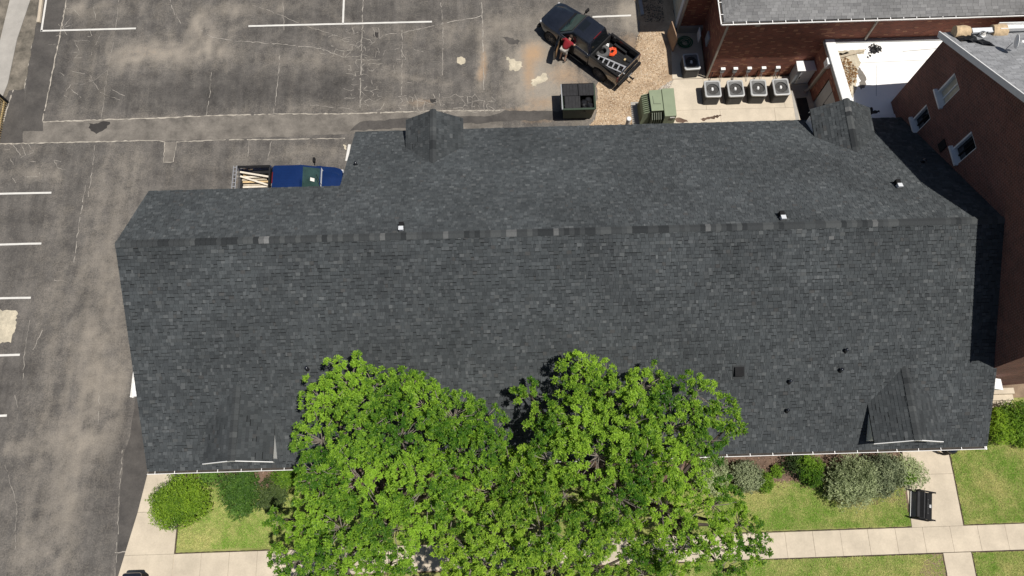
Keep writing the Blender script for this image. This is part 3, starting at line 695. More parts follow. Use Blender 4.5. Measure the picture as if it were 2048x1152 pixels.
def pick_tones(n, rng, base, clump=None):
    """patchwork of shingle greys"""
    t = rng.choice(len(base), n, p=[b[1] for b in base]); c = np.array([b[0] for b in base])[t]
    return c * rng.uniform(.86, 1.14, (n, 1))
PAL = [((.042, .047, .050), .26), ((.049, .055, .058), .34), ((.056, .062, .065), .27), ((.066, .072, .075), .10), ((.080, .086, .088), .02), ((.054, .055, .055), .01)]
def shingles(name, O, U, Vv, vmax, span, parent, off, pal=PAL, exp=.143, wr=(.07, .22), pick=None, mat_='shingle', thick=.016, seed=1, brighten=1.0, side=.75, band=.0, butt=.35):
    """courses of shingle tabs on a plane: O eave origin, U along the eave, Vv up the slope, span(v) -> [(u0, u1)]"""
    rng = np.random.default_rng(seed); O = np.array(O, float); U = np.array(U, float); Vv = np.array(Vv, float); N = np.cross(U, Vv)
    if N[2] < 0: N = -N
    tabs = []; rows = int(vmax / exp)
    for r in range(rows + 1):
        v0 = r * exp; v1 = min(v0 + exp, vmax)
        if v1 - v0 < .03: continue
        for (a, b) in span((v0 + v1) / 2):
            u = a - rng.uniform(0, .15)
            while u < b:
                w = rng.uniform(*wr); ua, ub = max(u, a), min(u + w, b)
                if ub - ua > .02: tabs.append((ua, ub, v0 + rng.uniform(-.004, .004), v1 + .015, r))
                u += w
    T = np.array(tabs); n = len(T); tone = pick_tones(n, rng, pal) * brighten
    # slow drift so that bundles differ from one another
    dr = np.array([noise.noise((a * .35, r * .05, seed)) + .7 * noise.noise((a * 1.6, r * .30, seed + 5)) for a, r in zip(T[:, 0], T[:, 4])]); tone *= (1 + .24 * dr)[:, None]
    h = np.where(rng.random(n) < .5, thick, thick * 1.7)
    picked = np.zeros(n, bool)
    if pick is not None:
        idx = pick(T); picked[idx] = True
    def pt(u, v, hh): return O[None] + U[None] * u[:, None] + Vv[None] * v[:, None] + N[None] * hh[:, None]
    k = ~picked; S = T[k]; hs = h[k]; lo = np.full(len(S), .003)
    gp = .004
    A = pt(S[:, 0] + gp, S[:, 2], hs); Bq = pt(S[:, 1] - gp, S[:, 2], hs); C = pt(S[:, 1] - gp, S[:, 3], lo); D = pt(S[:, 0] + gp, S[:, 3], lo); E = pt(S[:, 0] + gp, S[:, 2], lo * 0); G = pt(S[:, 1] - gp, S[:, 2], lo * 0)
    V = np.stack([A, Bq, C, D, E, G], 1).reshape(-1, 3); o0 = np.arange(len(S)) * 6
    F = np.concatenate([np.stack([o0 + a for a in q], 1) for q in ((0, 1, 2), (0, 2, 3), (4, 5, 1), (4, 1, 0), (0, 3, 4), (1, 5, 2))])
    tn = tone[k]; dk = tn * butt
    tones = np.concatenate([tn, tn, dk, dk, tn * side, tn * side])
    if band:                                              # dark printed shadow band along the top of some tabs
        q = np.where(rng.random(len(S)) < band)[0]; Sb = S[q]; o1 = len(V) + np.arange(len(q)) * 4; hb = np.full(len(q), .0065)
        V = np.concatenate([V, np.stack([pt(Sb[:, 0], Sb[:, 3] - .050, hb + .003), pt(Sb[:, 1], Sb[:, 3] - .050, hb + .003), pt(Sb[:, 1], Sb[:, 3] - .012, hb), pt(Sb[:, 0], Sb[:, 3] - .012, hb)], 1).reshape(-1, 3)])
        F = np.concatenate([F, np.stack([o1, o1 + 1, o1 + 2], 1), np.stack([o1, o1 + 2, o1 + 3], 1)]); tb = tn[q] * .30; tones = np.concatenate([tones, tb, tb])
    ob = np_obj(name, V, F, mat_, parent, tones, off)
    ob['kind'] = 'stuff'
    return ob, T[picked], (O, U, Vv, N), tone[picked]
SL_S = Vector((0, 1, SS)).normalized(); SL_N = Vector((0, -1, -SN)).normalized()
LS = math.hypot(YR - YE, ZR - zs(YE)); LN = math.hypot(YN2 - YR, ZR - zn(YN2)); LN1 = math.hypot(YN2 - YN1, zn(YN2) - zn(YN1))
PICK = lambda T: np.argsort(-(T[:, 1] - T[:, 0]))[:290]
_, pk, fr, ptone = shingles('shingles', (XL, YE, zs(YE)), (1, 0, 0), SL_S, LS, lambda v: [(0, XR - XL)], ROOF, BO, seed=3, pick=PICK, brighten=1.10, band=.34)
shingles('shingles', (XL, YN2, zn(YN2)), (1, 0, 0), SL_N, LN, lambda v: [(0, XR - XL)] if v > LN1 else [(XS - XL, XR - XL)], ROOF, BO, seed=4, brighten=1.30, side=.9, band=.12)  # north slope tones raised, its lighter look at grazing view painted in
# the widest single shingles as pieces of their own
unit = {}
def tab_mesh(ti):
    if ti not in unit:
        me = bpy.data.meshes.new('shingle'); t = .020
        me.from_pydata([(0, 0, t), (1, 0, t), (1, 1, .004), (0, 1, .004), (0, 0, 0), (1, 0, 0)], [], [(0, 1, 2, 3), (4, 5, 1, 0), (0, 3, 4), (1, 5, 2)])
        me.materials.append(MAT['shingle_tone_%d' % ti]); unit[ti] = me
    return unit[ti]
O_, U_, V_, N_ = [Vector(a) for a in fr]
for (ua, ub, va, vb, r), tn in zip(pk, ptone):
    ti = min(range(5), key=lambda i: abs(TONES[i][1] - tn[1])); o = bpy.data.objects.new('shingle', tab_mesh(ti)); COL.objects.link(o); o.parent = ROOF
    p = O_ + U_ * (ua + .004) + V_ * va - BO
    o.matrix_local = Matrix.Translation(p) @ Matrix(((U_.x, V_.x, N_.x, 0), (U_.y, V_.y, N_.y, 0), (U_.z, V_.z, N_.z, 0), (0, 0, 0, 1))) @ Matrix.Diagonal((ub - ua - .008, vb - va, 1, 1))
# ridge caps
def cap_mesh(slope, ti, key={}):
    k = (round(slope, 2), ti)
    if k not in key:
        w = .15; me = bpy.data.meshes.new('ridge_cap'); t = .035; e = .012
        P_ = [(0, -w, -w * slope + e), (0, 0, e), (0, w, -w * slope + e), (1, -w, -w * slope + t), (1, 0, t), (1, w, -w * slope + t), (1, -w, -w * slope), (1, w, -w * slope), (1, 0, 0)]
        me.from_pydata(P_, [], [(0, 3, 4, 1), (1, 4, 5, 2), (3, 6, 8, 4), (4, 8, 7, 5), (0, 6, 3), (2, 5, 7)]); me.materials.append(MAT['shingle_tone_%d' % ti]); key[k] = me
    return key[k]
def ridge(a, b, slope, parent, off, exp=.21, name='ridge_cap', wts=(.17, .36, .25, .14, .06, .02)):
    a = Vector(a); b = Vector(b); d = (b - a); L = d.length; d.normalize(); sd = Vector((0, 0, 1)).cross(d).normalized(); up = d.cross(sd)
    n = int(L / exp); prev = 2
    for i in range(n):
        ti = int(RNG.choice(6, p=wts)) if random.random() < .8 or prev > 3 else prev; prev = ti
        o = bpy.data.objects.new(name, cap_mesh(slope, ti)); COL.objects.link(o); o.parent = parent
        ln = L / n
        p = a + d * ln * i - Vector(off) + up * .02
        o.matrix_local = Matrix.Translation(p) @ Matrix(((d.x, sd.x, up.x, 0), (d.y, sd.y, up.y, 0), (d.z, sd.z, up.z, 0), (0, 0, 0, 1))) @ Matrix.Diagonal((ln * 1.1, 1, 1, 1))
ridge((XL, YR, ZR), (XR - .1, YR, ZR), .635, ROOF, BO, .205)

# gutter on the south eave with hangers, fascia
gy = YE - .10; gz = zs(YE) - .04
gt = MB(); gt.loft([[(x, gy + .10, gz), (x, gy + .095, gz - .11), (x, gy + .02, gz - .11), (x, gy - .002, gz + .015), (x, gy - .026, gz + .02), (x, gy - .026, gz), (x, gy + .0, gz - .12), (x, gy + .105, gz - .125)] for x in (XL - .02, XR - .05)])
GUT = gt.build('gutter', 'gutter_white', B, BO)
MB().box(XL + .01, XR - .08, gy + .006, gy + .094, gz - .10, gz - .02).build('gutter_infill', 'infill_dark', GUT, BO)  # dark brown infill along the gutter trough
x = XL + .3
while x < XR - .1:
    MB().box(x, x + .024, gy - .03, gy + .11, gz + .008, gz + .022).build('hanger', 'gutter_white', GUT, BO); x += .90 * random.uniform(.9, 1.1)
MB().box(XL + .02, XR - .02, YE + .005, YE + .03, zs(YE) - .30, zs(YE) - TH).build('fascia', 'trim_white', B, BO)
MB().box(XS, XR - .02, YN2 - .03, YN2 - .005, zn(YN2) - .34, zn(YN2) - TH).build('fascia', 'trim_white', B, BO)
MB().box(XL, XS, YN1 - .03, YN1 - .005, zn(YN1) - .34, zn(YN1) - TH).build('fascia', 'trim_white', B, BO)
mb = MB(); mb.box(XL + .3, XR - .2, YE + .04, 3.87, zs(YE) - .33, zs(YE) - .30); mb.box(XS + .3, XR - .2, 18.7, YN2 - .04, zn(YN2) - .37, zn(YN2) - .34); mb.box(XL + .3, XS + .3, YN1 - .4, YN1 - .04, zn(YN1) - .37, zn(YN1) - .34)
mb.build('soffit', 'soffit', B, BO)
MB().box(XR - .07, XR - .02, YE - .14, YE + .0, gz - .12, gz + .02).build('gutter_end', 'gutter_white', B, BO)

# dormers
def dormer(xc, front, sgn, wall_m, half=1.40, z_r=5.25, z_e=4.42):
    """small gabled dormer; sgn +1 faces north, -1 faces south"""
    zf = zn if sgn > 0 else zs
    y_meet = YR + (z_r - ZR) / (SN if sgn > 0 else SS); y_em = YR + (z_e - ZR) / (SN if sgn > 0 else SS)
    sl = (z_r - z_e) / half; hw = half - .06; yb = front - sgn * .20; wt = z_r - sl * hw
    dm = MB()                                             # walls under the little roof
    zb = zf(yb) - .05
    dm.add([(xc - hw, yb, zb), (xc + hw, yb, zb), (xc + hw, yb, wt - .05), (xc, yb, z_r - .05), (xc - hw, yb, wt - .05)], [(0, 1, 2, 3, 4)])
    y_w = YR + (wt - ZR) / (SN if sgn > 0 else SS)
    for s in (-1, 1): dm.add([(xc + s * hw, yb, zb), (xc + s * hw, yb, wt - .05), (xc + s * hw, y_w, wt - .06)], [(0, 1, 2)])
    D = dm.build('dormer', wall_m, B, BO)
    t = MB()
    for s in (-1, 1):
        q = [(xc, front, z_r), (xc + s * half, front, z_e), (xc + s * half, y_em - sgn * .0, z_e), (xc, y_meet, z_r)]
        lo = [(x, y, z - .09) for x, y, z in q]
        t.add(q + lo, [(0, 1, 2, 3), (4, 7, 6, 5), (0, 4, 5, 1), (1, 5, 6, 2)])
    t.build('dormer_roof', 'roof_deck', D, BO)
    f = MB()                                              # white barge boards on the gable and eave trim
    for s in (-1, 1):
        y0, y1 = front + sgn * .002, front + sgn * .03
        dz_ = .0 if sgn < 0 else -.10; y0, y1 = (y0, y1) if sgn < 0 else (front - .06, front - .03)
        a0, a1 = (xc, z_r + .015 + dz_), (xc + s * (half + (.03 if sgn < 0 else -.02)), z_e + dz_); h = .17
        f.add([(a0[0], y0, a0[1]), (a1[0], y0, a1[1]), (a1[0], y0, a1[1] - h), (a0[0], y0, a0[1] - h), (a0[0], y1, a0[1]), (a1[0], y1, a1[1]), (a1[0], y1, a1[1] - h), (a0[0], y1, a0[1] - h)],
              [(0, 1, 2, 3), (4, 7, 6, 5), (0, 4, 5, 1), (3, 2, 6, 7), (1, 5, 6, 2)])
    f.build('barge_board', 'trim_white', D, BO)
    for s in (-1, 1):
        sn = math.hypot(1, sl); Vv = Vector((-s / sn, 0, sl / sn)); L = half * sn
        O = (xc + s * half, front, z_e); Ud = Vector((0, -sgn, 0))
        ln_e = abs(front - y_em); ln_r = abs(front - y_meet)
        shingles('shingles', O, Ud, Vv, L, lambda v, a=ln_e, b=ln_r, L=L: [(0, a + (b - a) * v / L)], D, BO, seed=20 + int(xc * 3) % 17 + s, wr=(.10, .28), thick=.010, butt=.7, band=.06)
    ridge((xc, y_meet + sgn * .02, z_r), (xc, front, z_r), sl, D, BO, .22)
    return D
dormer(-11.0, 3.60, -1, 'trim_white'); dormer(16.30, 3.60, -1, 'trim_white'); dormer(-3.05, 19.12, 1, 'trim_white', half=1.33); dormer(15.95, 19.12, 1, 'trim_white')

# roof vents
def on_roof(u, v, north):
    lo, hi = 0.0, 12.0
    for _ in range(50):
        z = (lo + hi) / 2; x, y = P(u, v, z); zz = zn(y) if north else zs(y)
        if zz > z: lo = z
        else: hi = z
    return Vector((x, y, z))
def box_vent(p, north, m, s=.17, h=.16, dark_back=False):
    mb = MB(); sl = SN if north else SS; x, y, z = p - BO
    up = 1 if not north else -1
    for (ya, yb, zt) in ((-s, s, h),):
        q0 = [(x + dx, y + dy, z + dy * sl - .02) for dx, dy in ((-s, -s), (s, -s), (s, s), (-s, s))]
        zc = z + h + (0.02 if m != 'black_plastic' else 0)
        q1 = [(x + dx * .92, y + dy * .92, z + dy * sl * .55 + h) for dx, dy in ((-s, -s), (s, -s), (s, s), (-s, s))]
        mb.loft([q0, q1])
    o = mb.build('roof_vent', m, B, bevel=.015)
    fl = MB(); k = s * 1.5; fl.loft([[(x + dx, y + dy, z + dy * sl + e) for dx, dy in ((-k, -k), (k, -k), (k, k), (-k, k))] for e in (.005, .035)]); fl.build('flashing', 'roof_deck', o)
    cap = MB(); cap.loft([[(x + dx * 1.08, y + dy * 1.08, z + dy * sl * .55 + h + e) for dx, dy in ((-s, -s), (s, -s), (s, s), (-s, s))] for e in (.003, .03)]); cap.build('vent_cap', m, o)
    if dark_back: MB().box(x - s * 1.05, x + s * 1.05, y + s * 1.1, y + s * 3.4, z - s * 2.4, z + h * .70).build('vent_dark_back', 'black_plastic', o)  # plain black block on the north side of the vent
for u, v in ((803, 460), (1564, 438), (1796, 374)): box_vent(on_roof(u, v, True), True, 'cabinet_white', .088, .20, True)
box_vent(on_roof(1477, 745, False), False, 'black_plastic', .17, .14)
def pipe_vent(p, north):
    x, y, z = p - BO; sl = SN if north else SS
    o = MB().lathe([(.0, .22), (.05, .22), (.055, .20), (.055, -.06)], (x, y, z), 12).build('vent_pipe', 'black_paint', B, smooth=50)
    MB().lathe([(.056, .08), (.065, .06), (.09, .0), (.11, -.06)], (x, y, z), 12).build('pipe_boot', 'black_plastic', o, smooth=50)
    MB().lathe([(0, .27), (.04, .265), (.068, .24), (.072, .22), (.05, .21)], (x, y, z), 12).build('pipe_cap', 'black_paint', o, smooth=60)
for u, v in ((615, 738), (1690, 702), (1680, 741), (1578, 764), (1573, 822), (1489, 864)): pipe_vent(on_roof(u, v, False), False)
pipe_vent(on_roof(712, 330, True), True); pipe_vent(on_roof(1845, 325, True), True)

# white canopy on the west gable with its own gutter
mb = MB(); mb.loft([[(-16.30, y, 2.80), (-14.82, y, 2.98), (-14.82, y, 2.90), (-16.30, y, 2.72)] for y in (6.75, 10.2)])
CN = mb.build('side_canopy', 'trim_white', B, BO)
mb = MB(); mb.loft([[(-16.31, y, 2.79), (-16.31, y, 2.68), (-16.41, y, 2.68), (-16.46, y, 2.80), (-16.44, y, 2.80), (-16.395, y, 2.695), (-16.33, y, 2.695), (-16.33, y, 2.79)] for y in (6.72, 10.2)])
mb.build('canopy_gutter', 'gutter_white', CN, BO)
for y in (6.74, 7.5, 8.3): MB().box(-16.46, -16.3, y, y + .035, 2.80, 2.82).build('hanger', 'gutter_white', CN, BO)
# downspouts on the south wall
for x in (-14.3, 5.0, 19.7):
    mb = MB(); mb.box(x, x + .09, 3.77, 3.86, .1, zs(YE) - .35); mb.build('downspout', 'downspout_tan', B, BO)
MB().box(18.6, 19.6, 3.80, 3.865, .1, 2.2).build('door', 'cabinet_grey', B, BO)
for xa in (-12.5, -9.5, -3.5, 0.5, 8.0, 12.0, 15.0):
    wn_ = MB().box(xa, xa + 1.0, 3.80, 3.865, 1.0, 2.4).build('window', 'glass_dark', B, BO)
    MB().box(xa - .08, xa + 1.08, 3.76, 3.86, .9, .995).build('sill', 'concrete', wn_, BO)
# ================================================================== NORTH BUILDING (upper right)
NB = thing('brick_building', 'dark red brick building with grey hipped roof and white gutter', 'building', (20, 30, 0)); NO = NB.location
GX, GY, GZ = 10.85, 23.56, 5.10          # gutter corner
mb = MB()
wall(mb, (11.22, 23.82), (40, 24.00), 0, GZ - .1)
wall(mb, (11.22, 26.75), (11.22, 23.82), 0, GZ - .1)
wall(mb, (9.95, 26.75), (11.22, 26.75), .55, 5.9)
wall(mb, (9.95, 40), (9.95, 26.75), 0, 5.9)
mb.build('wall', 'brick_red', NB, NO)
MB().box(9.5, 14, 26.05, 40, 5.9, 6.06).build('wing_shadow_plate', 'roof_deck_grey', NB, NO)  # unseen plate added over the wing to cast the dark corner shadow
mb = MB(); mb.box(9.90, 11.21, 26.62, 26.74, 0, .55); mb.build('foundation', 'concrete_grey', NB, NO)
NS = .5
def hz(x, y): return GZ + NS * min(x - GX, y - GY)
mb = MB(); R_ = 16.0
mb.add([(GX, GY, GZ), (45, GY + .2, GZ), (45, GY + R_, GZ + NS * R_), (GX + R_, GY + R_, GZ + NS * R_)], [(0, 1, 2, 3)])
mb.add([(GX, GY, GZ), (GX + R_, GY + R_, GZ + NS * R_), (GX, GY + 30, GZ)], [(0, 1, 2)])
mb.add([(GX, GY, GZ - .02), (45, GY + .2, GZ - .02), (45, 40, GZ - .02), (GX, 40, GZ - .02)], [(3, 2, 1, 0)])
NR = mb.build('roof', 'roof_deck_grey', NB, NO, fix=False)
GPAL = [((.205, .205, .205), .45), ((.22, .22, .22), .35), ((.19, .19, .192), .2)]
sn = math.hypot(1, NS)
shingles('shingles', (GX, GY, GZ + .004), (1, 0, 0), (0, 1 / sn, NS / sn), 6.5, lambda v: [(v / sn, 16.0)], NR, NO, pal=GPAL, seed=71, wr=(.25, .34), exp=.145, thick=.008, side=.95)
shingles('shingles', (GX, GY, GZ + .004), (0, 1, 0), (1 / sn, 0, NS / sn), 4.0, lambda v: [(v / sn, 7.0)], NR, NO, pal=GPAL, seed=72, wr=(.25, .34), exp=.145, thick=.008, side=.95)
gt = MB()
prof = [(.12, 0), (.115, -.11), (.02, -.11), (-.005, .015), (-.055, .02), (-.055, 0), (0, -.12), (.13, -.125)]
gt.loft([[(x, yy + q, GZ - .02 + z) for q, z in prof] for x, yy in ((GX - .13, GY - .12), (40, GY + .06))])
gt.loft([[(GX - .12 + q, y, GZ - .021 + z) for q, z in prof] for y in (GY - .12, 40)])
NG = gt.build('gutter', 'gutter_white', NB, NO)
mb = MB(); mb.add([(GX - .1, GY - .11, GZ - .05), (40, GY + .07, GZ - .05), (40, GY + .17, GZ - .05), (GX - .1, GY - .01, GZ - .05)], [(0, 1, 2, 3)]); mb.add([(GX - .115, GY - .1, GZ - .052), (GX - .02, GY - .1, GZ - .052), (GX - .02, 40, GZ - .052), (GX - .115, 40, GZ - .052)], [(0, 1, 2, 3)]); mb.build('gutter_infill', 'infill_dark', NG, NO)  # dark brown infill in both gutter runs
for i in range(18):
    x = GX + .4 + i * .63; MB().box(x, x + .035, GY - .14 + .006 * i, GY + .03 + .006 * i, GZ - .005, GZ + .02).build('hanger', 'gutter_white', NG, NO)
for i in range(4):
    y = GY + .4 + i * .7; MB().box(GX - .15, GX + .02, y, y + .035, GZ - .004, GZ + .02).build('hanger', 'gutter_white', NG, NO)
def spout(x, y, z0, z1, m='downspout_tan', par=NB, off=NO, w=.085):
    mb = MB(); mb.box(x - w / 2, x + w / 2, y - w / 2, y + w / 2, z0, z1); return mb.build('downspout', m, par, off)
spout(11.20, 23.75, .05, GZ - .35); MB().bar((11.20, 23.75, GZ - .36), (11.05, 23.55, GZ - .14), .08, .08).build('downspout_elbow', 'downspout_tan', NB, NO)
x_sp = P(1731, 95, 3.0)[0]; spout(x_sp, 23.80, 3.0, GZ - .3); MB().bar((x_sp, 23.80, GZ - .31), (x_sp, 23.62, GZ - .13), .08, .08).build('downspout_elbow', 'downspout_tan', NB, NO)
spout(9.89, 26.66, .05, GZ - .4)
MB().box(9.86, 9.945, 27.0, 27.35, 0, 3.4).build('door_frame', 'trim_white', NB, NO)
MB().box(9.88, 9.945, 27.36, 29.2, 0, 2.9).build('door', 'curtain', NB, NO)
MB().box(9.86, 9.945, 29.21, 29.5, 0, 3.4).build('door_frame', 'trim_white', NB, NO)
MB().box(12.55, 12.80, 23.77, 23.825, 4.40, 4.48).build('wall_plate', 'curtain', NB, NO)
MB().box(11.14, 11.215, 25.2, 25.7, .8, 1.5).build('wall_box', 'cabinet_grey', NB, NO)

# five small switch boxes, conduits, and the tall cabinet
order = ['first disconnect box from the left under the brick wall, nearest the wall corner', 'second disconnect box from the left on the brick wall', 'middle disconnect box of five on the brick wall', 'fourth disconnect box from the left on the brick wall', 'fifth disconnect box, next to the tall white cabinet']
for i, u in enumerate((1446.5, 1471.7, 1499.5, 1528.4, 1557)):
    x = P(u, 135, .95)[0]; t = thing('disconnect_box', order[i], 'electrical box', (x, 23.80, .6), group='disconnect boxes on the brick wall')
    MB().box(-.10, .10, -.13, 0, 0, .30).build('case', 'cabinet_grey', t, bevel=.01)
    MB().box(-.115, .115, -.15, .0, .302, .34).build('hood', 'trim_white', t)
    mb = MB(); mb.cyl((0, -.05, -.55), (0, -.05, 0), .02, n=8); mb.tube([(.05, -.05, 0), (.06, -.08, -.3), (.02, -.35, -.5)], .014, 6); mb.build('conduit', 'metal_grey', t, smooth=50)
cb = thing('electrical_cabinet', 'tall white and grey metal cabinet with a door against the brick wall', 'cabinet', (16.12, 23.52, 0))
MB().box(-.46, .46, -.28, .27, .06, 1.30).build('body', 'cabinet_grey', cb, bevel=.01)
MB().box(-.50, .50, -.33, .28, 1.302, 1.36).build('top', 'trim_white', cb, bevel=.008)
dr = MB().box(-.26, .44, -.312, -.285, .12, 1.24).build('door', 'cabinet_white', cb)
MB().box(-.22, -.19, -.345, -.314, .62, .80).build('handle', 'black_plastic', dr)

# ================================================================== LINK WITH FLAT WHITE ROOF
LK = thing('flat_roof_link', 'low brick link with a bright white flat roof and stained corner', 'building', (19, 21.5, 0)); LO = LK.location
WA, WB = (16.55, 23.85), (16.98, 19.45)
def wl(t): return (WA[0] + (WB[0] - WA[0]) * t, WA[1] + (WB[1] - WA[1]) * t)
mb = MB(); L_ = math.dist(WA, WB); wall(mb, WA, WB, 0, 2.95, holes=[(1.75, 3.15, 0, 2.25)])
wall(mb, WB, (24, 19.45), 0, 2.95); mb.build('wall', 'brick_red', LK, LO)
ang = math.atan2(WB[1] - WA[1], WB[0] - WA[0]); M = Matrix.Translation((WA[0], WA[1], 0)) @ Matrix.Rotation(ang, 4, 'Z')
d_ = MB().box(1.77, 3.13, .05, .09, .02, 2.24, M).build('door', 'door_grey', LK, LO)
MB().box(2.44, 2.455, .035, .051, .02, 2.24, M).build('door_gap', 'ac_dark', d_, LO); MB().box(2.50, 2.62, -.02, .05, 1.0, 1.06, M).build('handle', 'black_plastic', d_, LO)
MB().prism([WA, (24, 23.85), (24, 19.45), WB], 2.70, 2.95).build('roof', 'membrane', LK, LO)
pr = MB(); pr.box(-.02, L_, -.06, .42, 2.952, 3.10, M); pr.build('parapet', 'trim_white', LK, LO, bevel=.01)
MB().box(-.05, L_, -.085, -.062, 2.86, 3.09, M).build('parapet_face', 'metal_grey', LK, LO)
pr = MB(); pr.box(16.45, 24, 23.70, 23.90, 2.952, 3.07); pr.build('wall_curb', 'metal_grey', LK, LO, bevel=.01)
pr = MB(); pr.prism([P(1733, 232, 2.96), P(1797, 229, 2.96), P(1797, 236, 2.96), P(1735, 239, 2.96)], 2.952, 3.03); pr.build('roof_edge', 'trim_white', LK, LO)
pr = MB(); pr.bar((*P(1788, 193, 3.0), 3.02), (*P(1797, 236, 3.0), 3.02), .12, .14); pr.build('roof_edge', 'trim_white', LK, LO)
MB().bar((*P(1805, 103, 2.96), 2.97), (*P(1890, 96, 2.96), 2.97), .02, .03).build('membrane_seam', 'metal_grey', LK, LO)
for pts in ([(1752, 130), (1752, 192), (1753, 192), (1753, 130)], [(1668, 128), (1880, 118), (1880, 119), (1668, 129)]):
    flat('membrane_lap', [(x - LO.x, y - LO.y) for x, y in px_poly(pts, 2.95)], 2.954, 'metal_grey', LK)
for pts, j in (([(1673, 108), (1690, 105), (1712, 106), (1722, 125), (1712, 150), (1714, 178), (1700, 205), (1690, 200), (1680, 150)], .05), ([(1672, 102), (1730, 99), (1728, 108), (1674, 112)], .03)):
    flat('roof_dirt', [(x - LO.x, y - LO.y) for x, y in px_poly(pts, 2.95)], 2.956, 'rough_light', LK, jag=j, step=.1)
flat('roof_stain', [(x - LO.x, y - LO.y) for x, y in px_poly([(1716, 134), (1722, 140), (1728, 148), (1733, 160), (1730, 172), (1722, 180), (1715, 172), (1722, 162), (1716, 150)], 2.95)], 2.960, 'asphalt_patch', LK, jag=.06, step=.1)
flat('roof_stain', [(x - LO.x, y - LO.y) for x, y in px_poly([(1733, 214), (1744, 214), (1746, 222), (1758, 220), (1760, 225), (1744, 228), (1738, 236), (1733, 236)], 2.95)], 2.960, 'asphalt_black', LK, jag=.04, step=.08)
lf = stones('leaf_litter', px_poly([(1676, 112), (1690, 110), (1704, 126), (1716, 140), (1712, 160), (1700, 172), (1702, 190), (1692, 196), (1684, 170)], 2.95), 420, .02, .07, [(.22, .12, .05), (.30, .17, .07), (.12, .07, .04), (.38, .28, .17)], 2.96, 'brown dead leaves heaped on the flat white roof')
o = MB(); a, b = P3(1676, 115, 3.0), P3(1728, 101, 3.0); o.bar(a, b, .12, .05); tag(o.build('plank', 'wood_weathered'), 'weathered plank lying on the leaves of the white flat roof', 'plank')
def bough(name, u, v, z, r, n, label, cat):
    V, F, T = [], [], []
    c = P3(u, v, z)
    for i in range(n):
        p = c + Vector((random.gauss(0, r), random.gauss(0, r), random.uniform(0, .18))); a = random.uniform(0, 6.28); l = random.uniform(.08, .2); w = l * .35
        d = Vector((math.cos(a), math.sin(a), random.uniform(-.3, .5))); s = Vector((-d.y, d.x, .2)) * w
        k = len(V); V += [p, p + d * l * .5 + s, p + d * l, p + d * l * .5 - s]; F.append((k, k + 1, k + 2, k + 3)); T.append([random.uniform(.01, .05)] * 3)
    o = np_obj(name, np.array([tuple(q) for q in V]), np.array(F), 'stone', None, np.array(T)); tag(o, label, cat, kind='stuff')
bough('leaf_pile', 1750, 99, 3.0, .12, 70, 'heap of blackened leaves under the downspout on the white roof', 'leaf pile')
sp = thing('rain_leader', 'grey downspout with a square collector box on the white parapet', 'downspout', (16.3, 22.9, 0))
a = P3(1652, 128, 2.75); b = Vector((*P(1614, 180, .15), .15)); so = sp.location
MB().box(a.x - .02, a.x + .36, a.y - .16, a.y + .22, 2.55, 2.98).build('collector_box', 'trim_white', sp, so, bevel=.01)
MB().bar((a.x + .10, a.y - .02, 2.56), (b.x + .12, b.y + .05, .2), .13, .13).build('pipe', 'downspout_tan', sp, so)
MB().bar((b.x + .12, b.y + .05, .2), (b.x - .12, b.y - .08, .12), .13, .12).build('outlet', 'downspout_tan', sp, so)
flat('link_shade_patch', px_poly([(1591, 198), (1612, 196), (1624, 246), (1602, 250)]), .068, 'asphalt_black', kind='structure')  # flat black sheet, paints in the deep shade beside the link wall
flat('grey_strip', px_poly([(1580, 172), (1618, 172), (1614, 194), (1590, 198), (1600, 250), (1592, 250)]), .065, 'concrete_grey', kind='structure')  # strip of greyer concrete tone along the pad edge

# ================================================================== EAST BUILDING (right edge, tall gable wall facing left)
RB = thing('gabled_brick_building', 'tall brown brick building whose gable wall stands over the charcoal roof', 'building', (26, 13, 0)); RO = RB.location
def wx(y): return 20.35 - .055 * y
Y0, Y1, YP, ZE, ZP = 6.42, 20.25, 13.33, 8.20, 12.75
th = math.atan(-.055)
UX = Vector((1, .055, 0)).normalized()                    # along the ridge, away from the gable
mb = MB()
a, b = (wx(Y1), Y1), (wx(Y0), Y0); k = math.dist(a, b) / (Y1 - Y0)
def sy(y): return (Y1 - y) * k
wins = [(18.55, 17.75, 6.65, 8.02), (18.50, 17.78, 4.35, 5.60), (15.78, 15.02, 6.58, 7.98), (11.3, 10.5, 8.6, 9.6)]
wall(mb, a, b, 0, ZE, holes=[(sy(w[0]), sy(w[1]), w[2], w[3]) for w in wins if w[3] < ZE])
pa, pb, pp = (wx(Y1), Y1, ZE), (wx(Y0), Y0, ZE), (wx(YP), YP, ZP)
mb.tri(pa, pb, pp, uv=[(0, ZE), (sy(Y0), ZE), (sy(YP), ZP)])
far = UX * 16
def add3(p, q): return (p[0] + q.x, p[1] + q.y, p[2] + q.z if len(p) > 2 else q.z)
wall(mb, b, add3((b[0], b[1], 0), far)[:2], 0, ZE); wall(mb, add3((a[0], a[1], 0), far)[:2], a, 0, ZE)
mb.build('wall', 'brick_brown', RB, RO)
mb = MB(); ov = Vector((wx(0) - 20.35, 0, 0))
def rp(y, z, t): p = Vector((wx(y), y, z)) + UX * t; return p
sR = (ZP - ZE) / (YP - Y0)
for ys, yo in ((Y1, Y1 + .30), (Y0, Y0 - .06)):
    ze = ZE - abs(yo - ys) * sR
    q = [rp(yo, ze + .05, -.14), rp(YP, ZP + .05, -.14), rp(YP, ZP + .05, 16), rp(yo, ze + .05, 16)]
    lo = [p - Vector((0, 0, .14)) for p in q]
    mb.add(q + lo, [(0, 1, 2, 3), (4, 7, 6, 5), (0, 4, 5, 1), (0, 3, 7, 4), (1, 5, 6, 2)])
RR = mb.build('roof', 'roof_deck_grey', RB, RO)
